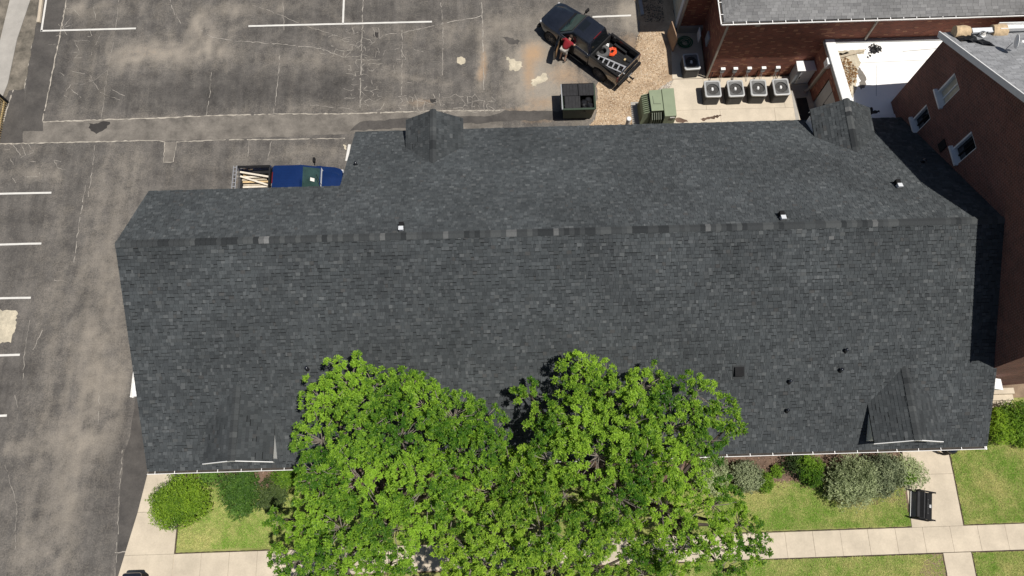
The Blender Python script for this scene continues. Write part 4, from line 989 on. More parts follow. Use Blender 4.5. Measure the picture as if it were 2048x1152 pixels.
vN = (Vector((wx(YP), YP, ZP)) - Vector((wx(Y1), Y1, ZE))); vN = (vN - UX * vN.dot(UX)); vN.normalize()
shingles('shingles', rp(Y1 + .30, ZE - .30 * sR + .055, -.14), UX, vN, 8.4, lambda v: [(0, 9.0)], RR, RO, pal=[((.30, .305, .315), .4), ((.315, .32, .33), .35), ((.285, .29, .30), .25)], seed=81, wr=(.25, .34), thick=.006, side=.95)
for ys, yo in ((Y1, Y1 + .30), (Y0, Y0 - .06)):
    f = MB(); ze = ZE - abs(yo - ys) * sR
    f.bar(rp(yo, ze - .02, -.16), rp(YP, ZP - .02, -.16), .05, .26); f.build('rake_trim', 'trim_white', RB, RO)
# windows: recessed glass, white liners, projecting sill
Mw = Matrix.Translation((a[0], a[1], 0)) @ Matrix.Rotation(math.atan2(b[1] - a[1], b[0] - a[0]), 4, 'Z')    # x runs down the wall, +y into the building
for i, w in enumerate(wins[:3]):
    s0, s1, z0, z1 = sy(w[0]), sy(w[1]), w[2], w[3]
    wd = MB().box(s0 + .02, s1 - .02, .14, .17, z0 + .02, z1 - .02, Mw).build('window', 'curtain' if i == 0 else 'glass_dark', RB, RO)
    fr = MB(); fr.box(s0 - .005, s0 + .07, -.02, .20, z0, z1, Mw); fr.box(s1 - .05, s1 + .005, .02, .20, z0, z1, Mw); fr.box(s0, s1, .02, .20, z1 - .05, z1 + .004, Mw); fr.build('frame', 'trim_white', wd, RO)
    MB().box((s0 + s1) / 2 - .03, (s0 + s1) / 2 + .03, .10, .138, z0, z1, Mw).build('mullion', 'trim_white' if i == 0 else 'black_plastic', wd, RO)
    MB().box(s0 - .12, s1 + .05, -.16, .16, z0 - .10, z0 + .0, Mw).build('sill', 'trim_white', wd, RO)
MB().box(sy(16.45), sy(16.05), -.05, .02, 5.65, 6.18, Mw).build('wall_vent', 'ac_dark', RB, RO)
# things on its north slope
def on_slope(u, v):
    lo, hi = 4.0, 16.0
    for _ in range(50):
        z = (lo + hi) / 2; x, y = P(u, v, z); zz = ZE + .06 + (Y1 - y) * sR
        if zz > z: lo = z
        else: hi = z
    return Vector((x, y, z))
def roll(u, v, label):
    p = P3(u, v, 8.7); t = thing('corner_cap', label, 'cap', (p.x, p.y, 8.25), th)
    mb = MB(); rings = []
    for k in range(7):
        x = -.30 + .10 * k; rr = .30 * (1 - .10 * abs(k - 3) / 3)
        rings.append([(x + random.uniform(-.012, .012), rr * math.cos(t_) * (1 + random.uniform(-.05, .05)), .14 + rr * math.sin(t_) * (1 + random.uniform(-.05, .05))) for t_ in [2 * math.pi * j / 18 for j in range(18)]])
    mb.loft(rings); mb.build('rough_cap', 'straw_tan', t, smooth=60)
    MB().box(-.26, .26, -.22, .22, -.5, -.06).build('brick_pier', 'brick_red' if False else 'leaf_dry', t)
roll(1930, 56, 'rough rounded tan cap at the roof corner above the white flat roof'); roll(2005, 54, 'rough rounded tan cap beside the metal trough, right of the dish antenna')
tr = MB(); a3, b3 = P3(1944, 62, 8.5), P3(1992, 60, 8.5); tr.bar(a3, b3, .22, .10); tag(tr.build('flashing_strip', 'cabinet_white'), 'pale metal flashing strip between the two tan roof caps', 'flashing')
tg = thing('metal_trough', 'white open metal trough at the roof eave, right of the tan caps', 'trough', P3(2030, 56, 8.5))
for q in ((-.75, .75, -.16, -.13, 0, .2), (-.75, .75, .13, .16, 0, .2), (-.75, .75, -.128, .128, 0, .02), (.72, .75, -.128, .128, .022, .2)): MB().box(*q).build('side', 'trim_white', tg)
p = on_slope(1943, 80)
tp = MB(); nx, ny = 9, 6
def tarp_pt(i, j):
    x = p.x - .55 + i * .14; y = p.y + .45 - j * .15 - (.10 * i if i > 4 else 0) * .5
    z = ZE + .06 + (Y1 - y) * sR + .05 + .13 * abs(math.sin(i * 1.7 + j * 2.1)) * (1 if 0 < i < nx - 1 else .1)
    return (x, y, z)
tp.v = [tarp_pt(i, j) for j in range(ny) for i in range(nx)]; tp.f = [(j * nx + i, j * nx + i + 1, (j + 1) * nx + i + 1, (j + 1) * nx + i) for j in range(ny - 1) for i in range(nx - 1) if not (i > 4 and j < 2) and not (i < 2 and j > 3)]
tag(tp.build('black_tarp', 'tarp_black'), 'crumpled black tarp lying on the light grey roof', 'tarp')
p = on_slope(1962, 74); tb = thing('tool_bag', 'small open bag with white cloth beside the black tarp', 'bag', p)
MB().lathe([(0, 0), (.16, .02), (.17, .2), (.13, .22)], (0, 0, 0), 10).build('body', 'metal_grey', tb, smooth=50); MB().lathe([(0, .24), (.08, .23), (.12, .16)], (.02, 0, 0), 8).build('cloth', 'cloth_white', tb, smooth=60)
mb = MB(); mb.tube([(-.12, 0, .2), (-.08, -.05, .42), (.05, -.05, .42), (.12, 0, .2)], .018, 6); mb.build('handle', 'black_plastic', tb, smooth=60)
p = on_slope(2007, 104); ds = thing('satellite_dish', 'white satellite dish on a bent mast on the grey roof', 'satellite dish', p); ds.scale = (.62, .62, .62)
mb = MB(); mb.tube([(0, 0, 0), (.0, .02, .45), (.12, .10, .85)], .025, 8); mb.build('mast', 'metal_grey', ds, smooth=50)
Md = Matrix.Translation((.20, .10, 1.0)) @ Matrix.Rotation(rad(78), 4, 'Y') @ Matrix.Rotation(rad(10), 4, 'X')
mb = MB(); mb.lathe([(.0, .0), (.18, .014), (.33, .05), (.45, .10), (.455, .075), (.33, .022), (.18, -.016), (0, -.03)], (0, 0, 0), 24, Md); mb.build('reflector', 'trim_white', ds, smooth=60)
mb = MB(); mb.tube([(.22, .02, .72), (.45, .0, .82), (.62, .03, .98)], .018, 6); mb.build('arm', 'cabinet_white', ds, smooth=50)
MB().box(.56, .78, -.08, .10, .93, 1.12).build('receiver', 'trim_white', ds, bevel=.02)
MB().box(-.12, .12, -.10, .10, -.03, .03).build('foot', 'cabinet_white', ds)
# entrance at the south-east: steps, canopy
st = thing('entrance_steps', 'pale concrete entrance steps at the foot of the right brick building', 'steps', (21.8, 5.9, 0))
for i, (x0, x1, y0, y1, z1) in enumerate(((20.5, 23.6, 5.55, 5.85, .18), (20.6, 23.6, 5.852, 6.12, .36), (20.7, 23.6, 6.122, 6.40, .54))): MB().box(x0, x1, y0, y1, 0, z1).build('step', 'concrete', st, st.location, bevel=.01)
mb = MB(); mb.bar((20.65, 6.25, .5), (21.2, 5.6, .22), .12, .25); mb.build('cheek_wall', 'concrete_grey', st, st.location)
cn = thing('door_canopy', 'small white peaked canopy on the sunlit end of the right brick wall', 'canopy', (21.2, 6.3, 2.4))
mb = MB(); c_ = cn.location
for s in (-1, 1):
    mb.add([(21.2, 6.44, 2.95), (21.2, 5.95, 2.95), (21.2 + s * .62, 5.95, 2.55), (21.2 + s * .62, 6.44, 2.55)], [(0, 1, 2, 3)])
mb.build('canopy_roof', 'trim_white', cn, c_); MB().add([(21.2, 5.96, 2.93), (20.6, 5.96, 2.55), (21.8, 5.96, 2.55)], [(0, 1, 2)]).build('pediment', 'trim_white', cn, c_)
# ================================================================== VEHICLES
def pickup(name, label, loc, rotz, paint, cab_back=-1.0, L=5.9, door_open=False, sunroof=False, bed_inner='bed_liner', tailgate=None, xf=1.42, rf=.72):
    T = thing(name, label, 'pickup truck', loc, rotz)
    h = L / 2; xr = -h + .10
    def ring(x, w, zb, zt):
        return [(x, -w * .94, zb), (x, -w, zb + .12), (x, -w, .80), (x, -w * .985, zt - .12), (x, -w * .93, zt - .02), (x, -w * .80, zt + .012), (x, 0, zt + .035), (x, w * .80, zt + .012), (x, w * .93, zt - .02), (x, w * .985, zt - .12), (x, w, .80), (x, w, zb + .12), (x, w * .94, zb)]
    mb = MB()
    mb.loft([ring(*q) for q in ((h - .02, .60, .50, .90), (h - .06, .74, .46, .98), (h - .18, .85, .42, 1.03), (h - .45, .93, .40, 1.08), (h - 1.0, .965, .40, 1.13), (xf - .02, .975, .40, 1.18), (xf - .10, .978, .40, 1.19), (cab_back, .978, .40, 1.19))])
    body = mb.build('body', paint, T, smooth=38)
    hd = MB()                                                       # raised hood panel
    xs_ = [h - .20, h - .28, h - .6, xf + .27, xf + .10]; hw = [.50, .60, .70, .74, .74]; zt = [1.085, 1.10, 1.165, 1.215, 1.205]
    ys_ = [-1, -.80, -.74, -.3, .3, .74, .80, 1]; dz = [-.05, .0, .018, .02, .02, .018, .0, -.05]
    hd.v = [(x, w * y, z + d) for x, w, z in zip(xs_, hw, zt) for y, d in zip(ys_, dz)]; n = len(ys_)
    hd.f = [(i * n + j, i * n + j + 1, (i + 1) * n + j + 1, (i + 1) * n + j) for i in range(4) for j in range(n - 1)]
    hd.build('hood', paint, T, smooth=30)
    # greenhouse
    xb = cab_back - .02; rb = cab_back + .20
    def plan(x0, x1, w, c, z): return [(x0 - c, -w, z), (x0, -w + c * 1.4, z), (x0, w - c * 1.4, z), (x0 - c, w, z), (x1 + c, w, z), (x1, w - c, z), (x1, -w + c, z), (x1 + c, -w, z)]
    gh = MB(); gh.loft([plan(xf, xb, .86, .10, 1.17), plan(rf, rb, .70, .09, 1.76), plan(rf - .06, rb + .05, .65, .08, 1.815), plan(rf - .25, rb + .2, .48, .08, 1.84)]); gh.build('cab', paint, T, smooth=30)
    mb = MB(); mb.quad((xf - .03 + .012, -.74, 1.205), (xf - .03 + .012, .74, 1.205), (rf + .045, .60, 1.735), (rf + .045, -.60, 1.735)); mb.build('windscreen', 'glass_green', T)
    mb = MB(); mb.quad((xf + .03, -.80, 1.205), (xf + .14, -.62, 1.20), (xf + .14, .62, 1.20), (xf + .03, .80, 1.205)); mb.build('cowl', 'black_plastic' if paint == 'black_paint' else 'metal_grey', T)
    mb = MB(); mb.quad((xb - .006, .70, 1.24), (xb - .006, -.70, 1.24), (rb - .02, -.56, 1.72), (rb - .02, .56, 1.72)); mb.build('rear_window', 'glass_dark', T)
    mid = (xf + xb) / 2 - .1
    for s in (-1, 1):
        for (xa, xc, ra, rc) in ((xf - .22, mid + .05, rf - .16, mid + .05), (mid - .05, xb + .18, mid - .05, rb + .16)):
            f = lambda z: .86 - (.16) * (z - 1.17) / .59 + .008
            mb = MB(); mb.quad((xa, s * f(1.24), 1.24), (xc, s * f(1.24), 1.24), (rc, s * f(1.70), 1.70), (ra, s * f(1.70), 1.70)); mb.build('side_window', 'glass_dark', T)
            mb = MB(); mb.bar((xa, s * (f(1.225) + .006), 1.222), (xc, s * (f(1.225) + .006), 1.222), .02, .022); mb.build('window_trim', 'chrome', T)
    if sunroof: MB().box(rf - .52, rf - .14, -.34, .34, 1.838, 1.848).build('sunroof', 'glass_dark', T, bevel=.01)
    for y in (-.36, -.22, -.08, .08, .22, .36): MB().box(rb + .25, rf - .58 if sunroof else rf - .3, y - .008, y + .008, 1.836, 1.846).build('roof_rib', paint, T)
    MB().box(rb + .02, rb + .07, -.30, .30, 1.79, 1.83).build('brake_lamp', 'lamp_red', T)
    # bed
    x0, x1 = xr, cab_back - .04; w = .975; bh = 1.30
    for s in (-1, 1):
        mb = MB(); mb.loft([[(x, s * (w - .13), .72), (x, s * (w - .13), bh), (x, s * (w - .03), bh), (x, s * w, bh - .08), (x, s * w, .80), (x, s * (w - .05), .45)] for x in (x0, x1)]); sd = mb.build('bed_side', paint, T, smooth=40)
        MB().box(x0 + .02, x1 - .02, s * (w - .15) if s > 0 else -w + .02, s * (w - .02) if s > 0 else -w + .15, bh + .002, bh + .03).build('bed_rail', 'black_plastic', sd, bevel=.008)
    MB().box(x1 - .07, x1, -w + .14, w - .14, .72, bh + .02).build('bulkhead', 'bed_liner', T)
    fl = MB(); fl.box(x0 + .05, x1 - .072, -w + .135, w - .135, .70, .74)
    for y in [-.7 + .14 * i for i in range(11)]: fl.box(x0 + .06, x1 - .08, y, y + .05, .741, .755)
    for s in (-1, 1): fl.box(-h + .80, -h + 1.62, min(s * (w - .145), s * (w - .30)), max(s * (w - .145), s * (w - .30)), .742, .96)
    fl.build('bed_floor', bed_inner, T)
    tg = MB().box(x0 - .02, x0 + .05, -w + .06, w - .06, .62, bh + .02).build('tailgate', tailgate or paint, T, bevel=.015)
    MB().box(x0 - .035, x0 - .021, -.12, .12, .98, 1.08).build('gate_handle', 'black_plastic', tg)
    MB().box(x0 - .19, x0 - .03, -.96, .96, .45, .66).build('rear_bumper', 'black_plastic' if paint == 'black_paint' else 'chrome', T, bevel=.03)
    MB().box(x0 - .205, x0 - .192, -.16, .16, .50, .62).build('number_plate', 'metal_grey', T)
    mb = MB(); mb.bar((x0 - .15, 0, .42), (x0 - .42, 0, .42), .07, .07); mb.bar((x0 - .42, -.09, .44), (x0 - .42, .09, .44), .05, .05); mb.build('tow_hitch', 'black_plastic', T)
    for s in (-1, 1):
        MB().box(x0 - .03, x0 + .06, s * .94 - .05, s * .94 + .045, .82, 1.20).build('tail_lamp', 'lamp_red', T, bevel=.01)
        MB().box(h - .28, h - .03, s * .70 - .13, s * .70 + .10, .78, .94).build('headlight', 'lamp_clear', T, bevel=.03)
        mr = MB(); mr.box(xf - .38, xf - .26, s * 1.16 - .13, s * 1.16 + .13, 1.20, 1.40); mr.build('mirror', 'black_plastic', T, bevel=.03)
        mb = MB(); mb.bar((xf - .30, s * .92, 1.20), (xf - .31, s * 1.05, 1.26), .05, .05); mb.build('mirror_arm', 'black_plastic', T)
        for xw in (h - 1.02, -h + 1.22):
            k = MB(); R_ = .40; k.lathe([(R_ * .62, -.13), (R_ * .93, -.135), (R_, -.09), (R_, .09), (R_ * .93, .135), (R_ * .62, .13)], (0, 0, 0), 22, Matrix.Translation((xw, s * .865, R_)) @ Matrix.Rotation(rad(90), 4, 'X'))
            wh = k.build('wheel', 'rubber', T, smooth=50)
            d = MB(); d.lathe([(0, s * -.10), (.06, s * -.11), (R_ * .60, s * -.08), (R_ * .63, s * -.12)], (0, 0, 0), 18, Matrix.Translation((xw, s * .865, R_)) @ Matrix.Rotation(rad(90), 4, 'X'))
            for a_ in range(6):
                t_ = a_ * math.pi / 3; d.bar((xw + .05 * math.cos(t_), s * .975, R_ + .05 * math.sin(t_)), (xw + .24 * math.cos(t_), s * .985, R_ + .24 * math.sin(t_)), .03, .05)
            d.build('rim', 'rim_alloy' if paint == 'black_paint' else 'chrome', wh, smooth=40)
            ar = MB(); ar.lathe([(.40, 0), (.47, 0), (.48, .02)], (0, 0, 0), 22, Matrix.Translation((xw, s * .979, .41)) @ Matrix.Rotation(rad(-90 * s), 4, 'X')); ar.build('wheel_arch', 'black_plastic', T)
        for xd in (xf - .72, mid - .72): MB().box(xd - .22, xd - .05, s * .99 - .012, s * .99 + .012, 1.04, 1.07).build('door_handle', 'black_plastic', T)
        MB().box(cab_back + .1, .9, s * 1.0 - .06, s * 1.0 + .06, .36, .41).build('running_board', 'black_plastic', T)
    MB().box(h - .03, h + .015, -.58, .58, .60, .90).build('grille', 'black_plastic', T, bevel=.01)
    MB().box(h - .10, h + .07, -.88, .88, .42, .60).build('front_bumper', 'black_plastic' if paint == 'black_paint' else 'chrome', T, bevel=.04)
    mb = MB(); mb.box(cab_back, xf - .05, -.93, .93, .30, .45); mb.build('underbody', 'black_plastic', T)
    for s in (-1, 1): mb = MB(); mb.bar((xf + .09, s * .1 - .3, 1.225), (xf - .16, s * .1 + .25, 1.36), .02, .02); mb.build('wiper', 'black_plastic', T)
    if door_open:
        Mh = Matrix.Translation((xf - .14, .985, 0)) @ Matrix.Rotation(rad(-62), 4, 'Z')
        dr = MB(); dr.box(-1.06, 0, -.05, .05, .45, 1.19, Mh); dr = dr.build('open_door', paint, T, bevel=.02)
        mb = MB()
        for a_, b_ in (((-1.04, 0, 1.19), (-.92, -.12, 1.72)), ((-.92, -.12, 1.72), (-.42, -.12, 1.72)), ((-.42, -.12, 1.72), (-.04, 0, 1.19))): mb.bar(Mh @ Vector(a_), Mh @ Vector(b_), .05, .05)
        mb.build('door_frame', 'black_plastic', dr)
        MB().add([Mh @ Vector(q) for q in ((-1.0, 0, 1.2), (-.9, -.115, 1.70), (-.44, -.115, 1.70), (-.10, 0, 1.2))], [(0, 1, 2, 3)]).build('door_glass', 'glass_green', dr)
        MB().box(-.98, -.08, -.09, -.052, .55, 1.10, Mh).build('door_card', 'leaf_dry', dr, bevel=.02)
        MB().box(xf - 1.2, xf - .14, .30, .986, .46, 1.17).build('door_opening', 'ac_dark', T)
        MB().box(xf - 1.1, xf - .6, .35, .86, .8, 1.0).build('seat', 'leaf_dry', T, bevel=.06)
    return T
tc = Vector((4.87, 25.70, 0)); tr_ang = rad(137)
BT = pickup('pickup_truck', 'black crew cab pickup with its driver door open and tools in the bed', (tc.x, tc.y, 0), tr_ang, 'black_paint', cab_back=-.74, L=5.62, door_open=True, sunroof=True)
def T2W(x, y, z): return Matrix.Translation(tc) @ Matrix.Rotation(tr_ang, 4, 'Z') @ Vector((x, y, z))
BX = -13.35 + 2.70; BY = 17.62
BLT = pickup('pickup_truck', 'dark blue pickup with lumber in its bed, half hidden by the roof', (BX, BY, 0), 0.0, 'blue_paint', cab_back=-.86, L=5.40, tailgate='aluminium', xf=1.58, rf=.80)
# ---- loads in the black truck
t = thing('spare_tyre', 'loose grey tyre lying in the bed of the black pickup', 'tyre', P3(1204, 106, .80))
mb = MB(); mb.lathe([(.20, .04), (.22, .0), (.34, .0), (.39, .05), (.40, .12), (.39, .19), (.34, .24), (.22, .24), (.20, .20), (.20, .04)], (0, 0, 0), 30); mb.build('tyre', 'tyre_grey', t, smooth=40)
for k in range(24):
    a_ = k * math.pi / 12; MB().box(.385, .405, -.035, .035, .04, .20, Matrix.Rotation(a_, 4, 'Z')).build('tread_block', 'tyre_grey', t)
mb = MB(); pts = []
for i in range(150):
    a_ = i * .42; r_ = .09 + .13 * abs(math.sin(i * .37)) + random.uniform(-.02, .02); pts.append((r_ * math.cos(a_) * 1.25, r_ * math.sin(a_), .03 + .10 * random.random()))
mb.tube(pts, .020, 5); o = mb.build('extension_cord', 'cord_orange', smooth=60); o.location = P3(1224, 105, .78); o.rotation_euler[2] = 1.0; tag(o, 'tangled bright orange extension cord in the black pickup bed', 'cord')
ld = thing('step_ladder', 'aluminium ladder lying along the driver side of the black pickup bed', 'ladder', P3(1222, 130, .97), tr_ang + rad(14))
for s in (-1, 1): MB().box(-.88, .88, s * .19 - .03, s * .19 + .03, 0, .06).build('rail', 'aluminium', ld)
MB().box(-.84, .84, -.30, -.265, -.06, -.02).build('rail', 'aluminium', ld)
for i in range(6): MB().box(-.74 + .29 * i, -.67 + .29 * i, -.158, .158, .008, .05).build('rung', 'aluminium', ld)
pl = thing('gutter_bracket', 'white metal bracket behind the loose tyre in the black pickup', 'bracket', P3(1211, 91, .80), tr_ang + .5)
for i in range(3): MB().box(-.18, .18, -.12 + .09 * i, -.06 + .09 * i, 0, .05 + .01 * i).build('strip', 'trim_white', pl)
ht = thing('hand_tool', 'yellow and black hand tool by the passenger side bed wall', 'tool', T2W(-2.25, -.42, .76), 1.0)
MB().box(-.03, .03, -.25, .02, 0, .06).build('grip', 'black_plastic', ht); MB().box(-.07, .07, .022, .12, 0, .09).build('head', 'picket_tan', ht, bevel=.01)
rt = thing('nail_gun', 'red and white power tool in the rear corner of the black pickup bed', 'tool', T2W(-2.45, .02, .76), .6)
MB().box(-.10, .10, -.05, .05, 0, .10).build('body', 'lamp_red', rt, bevel=.02); MB().lathe([(0, .17), (.04, .16), (.05, .11)], (0, 0, 0), 8).build('cap', 'cloth_white', rt, smooth=50)
# ---- lumber in the blue truck
k = 0
for i in range(11):
    y = -.70 + .14 * i; ln = random.uniform(1.2, 1.7); x0 = BX - 2.50 + random.uniform(0, .15)
    mb = MB(); mb.box(0, ln, -.045, .045, 0, .04); o = mb.build('lumber_board', 'lumber' if i % 3 == 1 else 'lumber_pale' if i % 2 else 'wood_weathered'); o.location = (x0, BY + y, .765 + .05 * (i % 2)); o.rotation_euler[2] = random.uniform(-.05, .05)
    tag(o, '%s %s board in the bed of the blue pickup, counted from the roof side' % (('first', 'second', 'third', 'fourth', 'fifth', 'sixth', 'seventh', 'eighth', 'ninth', 'tenth', 'eleventh')[i], 'yellow' if i % 3 == 1 else 'pale' if i % 2 else 'grey'), 'board', 'boards in the blue pickup bed')
for i, (ya, yb) in enumerate(((.35, -.05), (.55, .40))):
    mb = MB(); mb.bar((BX - 2.5, BY + ya + .2, .95 + .08 * i), (BX - .90, BY + yb, .98 + .08 * i), .09, .05); tag(mb.build('long_board', 'lumber_pale'), ('pale board lying diagonally over the lumber in the blue pickup', 'upper pale board crossing the lumber beside the bed wall of the blue pickup')[i], 'board')
rk = thing('rear_rack', 'silver barred rack standing over the tailgate of the blue pickup', 'rack', (BX - 2.62, BY, 1.34))
for xx in (-.10, .06): MB().box(xx - .02, xx + .02, -.93, .93, .0, .05).build('bar', 'aluminium', rk)
for j in range(9): MB().box(-.078, .038, -.86 + .21 * j, -.82 + .21 * j, .005, .045).build('slat', 'aluminium', rk)
pp_ = MB().box(-.11, .11, -.09, .09, 0, .004); o = pp_.build('paper_sheet', 'cloth_white'); o.matrix_world = Matrix.Translation((BX + 1.26, BY + .02, 1.445)) @ Matrix.Rotation(rad(36.5), 4, 'Y'); tag(o, 'white paper sheet on the windscreen of the blue pickup', 'paper')

# ================================================================== PERSON leaning into the cab
def person():
    T = thing('person', 'person in a red shirt and light shorts leaning into the black pickup cab', 'person', (*P(1123, 123), 0))
    c = T.location
    fwd = Vector((math.cos(tr_ang - math.pi / 2), math.sin(tr_ang - math.pi / 2), 0)); rt = Vector((fwd.y, -fwd.x, 0))
    def L(f, r, z): return fwd * (f * .72) + rt * (r * 1.12) + Vector((0, 0, z))
    J = dict(pel=L(.22, 0, .93), wst=L(.34, 0, 1.06), chs=L(.55, 0, 1.26), nck=L(.70, 0, 1.38), hed=L(.80, 0, 1.46), hd2=L(.90, .0, 1.52),
             hL=L(.20, -.10, .90), kL=L(.14, -.12, .50), aL=L(.0, -.12, .10), tL=L(.14, -.13, .04), hR=L(.20, .10, .90), kR=L(.24, .12, .50), aR=L(.10, .12, .10), tR=L(.24, .13, .04),
             sL=L(.62, -.19, 1.33), eL=L(.55, -.38, 1.12), wL=L(.78, -.36, 1.06), sR=L(.62, .19, 1.33), eR=L(.78, .32, 1.18), wR=L(.98, .24, 1.20))
    R_ = dict(pel=.15, wst=.145, chs=.165, nck=.065, hed=.085, hd2=.095, hL=.095, kL=.060, aL=.043, tL=.045, hR=.095, kR=.060, aR=.043, tR=.045, sL=.068, eL=.045, wL=.030, sR=.068, eR=.045, wR=.030)
    E = [('pel', 'wst'), ('wst', 'chs'), ('chs', 'nck'), ('nck', 'hed'), ('hed', 'hd2'), ('pel', 'hL'), ('hL', 'kL'), ('kL', 'aL'), ('aL', 'tL'), ('pel', 'hR'), ('hR', 'kR'), ('kR', 'aR'), ('aR', 'tR'), ('chs', 'sL'), ('sL', 'eL'), ('eL', 'wL'), ('chs', 'sR'), ('sR', 'eR'), ('eR', 'wR')]
    for s in 'LR':                                                    # five fingers a hand
        w, e = J['w' + s], J['e' + s]; d = (w - e).normalized(); sd = d.cross(Vector((0, 0, 1))).normalized()
        J['p' + s] = w + d * .07; R_['p' + s] = .026; E.append(('w' + s, 'p' + s))
        for q, (o_, l_) in enumerate(((-.03, .075), (-.011, .085), (.010, .08), (.03, .065))):
            a, b = 'f%s%da' % (s, q), 'f%s%db' % (s, q)
            J[a] = J['p' + s] + d * l_ * .5 + sd * o_; J[b] = J[a] + d * l_ * .4 - Vector((0, 0, .02)); R_[a] = R_[b] = .009; E += [('p' + s, a), (a, b)]
        J['t' + s + 'h'] = w + d * .06 + sd * .055; R_['t' + s + 'h'] = .011; E.append(('w' + s, 't' + s + 'h'))
    def skin(name, keys, edges, mat_, grow=1.0, parent=T):
        ks = list(keys); me = bpy.data.meshes.new(name); me.from_pydata([tuple(J[k]) for k in ks], [(ks.index(a), ks.index(b)) for a, b in edges if a in ks and b in ks], [])
        o = bpy.data.objects.new(name, me); COL.objects.link(o); o.parent = parent; me.materials.append(MAT[mat_])
        sk = o.modifiers.new('skin', 'SKIN'); sk.use_smooth_shade = True
        if not me.skin_vertices: bpy.context.view_layer.objects.active = o
        if not me.skin_vertices:
            bm = bmesh.new(); bm.from_mesh(me); bm.verts.layers.skin.verify(); bm.to_mesh(me); bm.free()
        for i, k_ in enumerate(ks):
            me.skin_vertices[0].data[i].radius = (R_[k_] * grow,) * 2; me.skin_vertices[0].data[i].use_root = (i == 0)
        sb = o.modifiers.new('sub', 'SUBSURF'); sb.levels = 1; sb.render_levels = 2
        return o
    bd = skin('body', J.keys(), E, 'skin')
    J['slL'] = J['sL'] + (J['eL'] - J['sL']) * .7; R_['slL'] = .062; J['slR'] = J['sR'] + (J['eR'] - J['sR']) * .7; R_['slR'] = .062
    J['hm0'] = L(.27, 0, .99); R_['hm0'] = .15; J['nk0'] = J['chs'].lerp(J['nck'], .75); R_['nk0'] = .085
    skin('red_shirt', ('chs', 'wst', 'hm0', 'nk0', 'sL', 'slL', 'sR', 'slR'), [('hm0', 'wst'), ('wst', 'chs'), ('chs', 'nk0'), ('chs', 'sL'), ('sL', 'slL'), ('chs', 'sR'), ('sR', 'slR')], 'shirt_red', 1.30)
    J['hem'] = L(.27, 0, .985); R_['hem'] = .165; J['hem2'] = L(.21, 0, .90); R_['hem2'] = .165
    skin('white_hem', ('hem', 'hem2'), [('hem', 'hem2')], 'cloth_white', 1.18)
    J['khL'] = J['hL'] + (J['kL'] - J['hL']) * .8; J['khR'] = J['hR'] + (J['kR'] - J['hR']) * .8; R_['khL'] = R_['khR'] = .075
    skin('shorts', ('pel', 'hL', 'khL', 'hR', 'khR'), [('pel', 'hL'), ('hL', 'khL'), ('pel', 'hR'), ('hR', 'khR')], 'shorts_grey', 1.10)
    for s in 'LR':
        a, b = J['a' + s], J['t' + s]; mb = MB(); d = (b - a); d.z = 0; d.normalize(); sd = Vector((-d.y, d.x, 0))
        mb.loft([[Vector((a.x, a.y, 0)) + d * f + sd * w * math.cos(q) + Vector((0, 0, max(0.0, .05 + hh * math.sin(q)))) for q in [i * math.pi / 4 for i in range(8)]] for f, w, hh in ((-.09, .03, .05), (-.06, .045, .07), (.05, .048, .07), (.16, .048, .045), (.21, .025, .03))])
        mb.build('shoe', 'shoe', T, smooth=60)
    hc = J['hd2']; mb = MB(); mb.lathe([(0, .12), (.06, .11), (.095, .06), (.105, .0), (.10, -.03)], (hc.x, hc.y, hc.z), 12); mb.build('hair', 'hair', T, smooth=60)
person()

# ================================================================== DUMPSTER
dp = thing('dumpster', 'dark green dumpster with black lids and rubbish bags, behind the roof', 'dumpster', (4.08, 22.0, 0))
mb = MB()
def rr_(hx, hy0, hy1, z): return [(-hx, hy0, z), (hx, hy0, z), (hx, hy1, z), (-hx, hy1, z)]
mb.loft([rr_(.74, -.55, .60, .14), rr_(.84, -.70, .74, 1.34), rr_(.79, -.65, .69, 1.34), rr_(.70, -.52, .56, .22)], caps=False)
mb.add(rr_(.74, -.55, .60, .14), [(3, 2, 1, 0)]); mb.add(rr_(.70, -.52, .56, .22), [(0, 1, 2, 3)])
bd = mb.build('bin', 'dumpster_green', dp)
for s in (-1, 1):
    MB().box(s * .87 - .035, s * .87 + .035, -.30, .40, .80, .98).build('fork_pocket', 'dumpster_green', dp)
    MB().box(s * .855 - .03, s * .855 + .03, -.72, .76, 1.30, 1.36).build('rim', 'metal_grey' if s < 0 else 'dumpster_green', dp)
MB().box(-.822, .822, -.76, -.70, 1.30, 1.36).build('rim', 'dumpster_green', dp); MB().box(-.822, .822, .715, .765, 1.30, 1.40).build('hinge_bar', 'black_plastic', dp)
def lid(x0, x1, y0, y1, z0, z1):
    mb = MB(); mb.loft([[(x, y0, z0), (x, y1, z1), (x, y1, z1 + .04), (x, y0, z0 + .04)] for x in (x0, x1)])
    for i in range(5):
        xx = x0 + .06 + (x1 - x0 - .12) * i / 4; mb.loft([[(xx + q, y0 + .03, z0 + .04), (xx + q, y1 - .03, z1 + .04), (xx + q, y1 - .03, z1 + .06), (xx + q, y0 + .03, z0 + .06)] for q in (-.02, .02)])
    mb.build('lid', 'lid_black', dp)
lid(-.81, -.02, .04, .70, 1.37, 1.40); lid(.02, .81, .04, .70, 1.37, 1.40); lid(-.72, .08, -.66, .02, 1.30, 1.36)
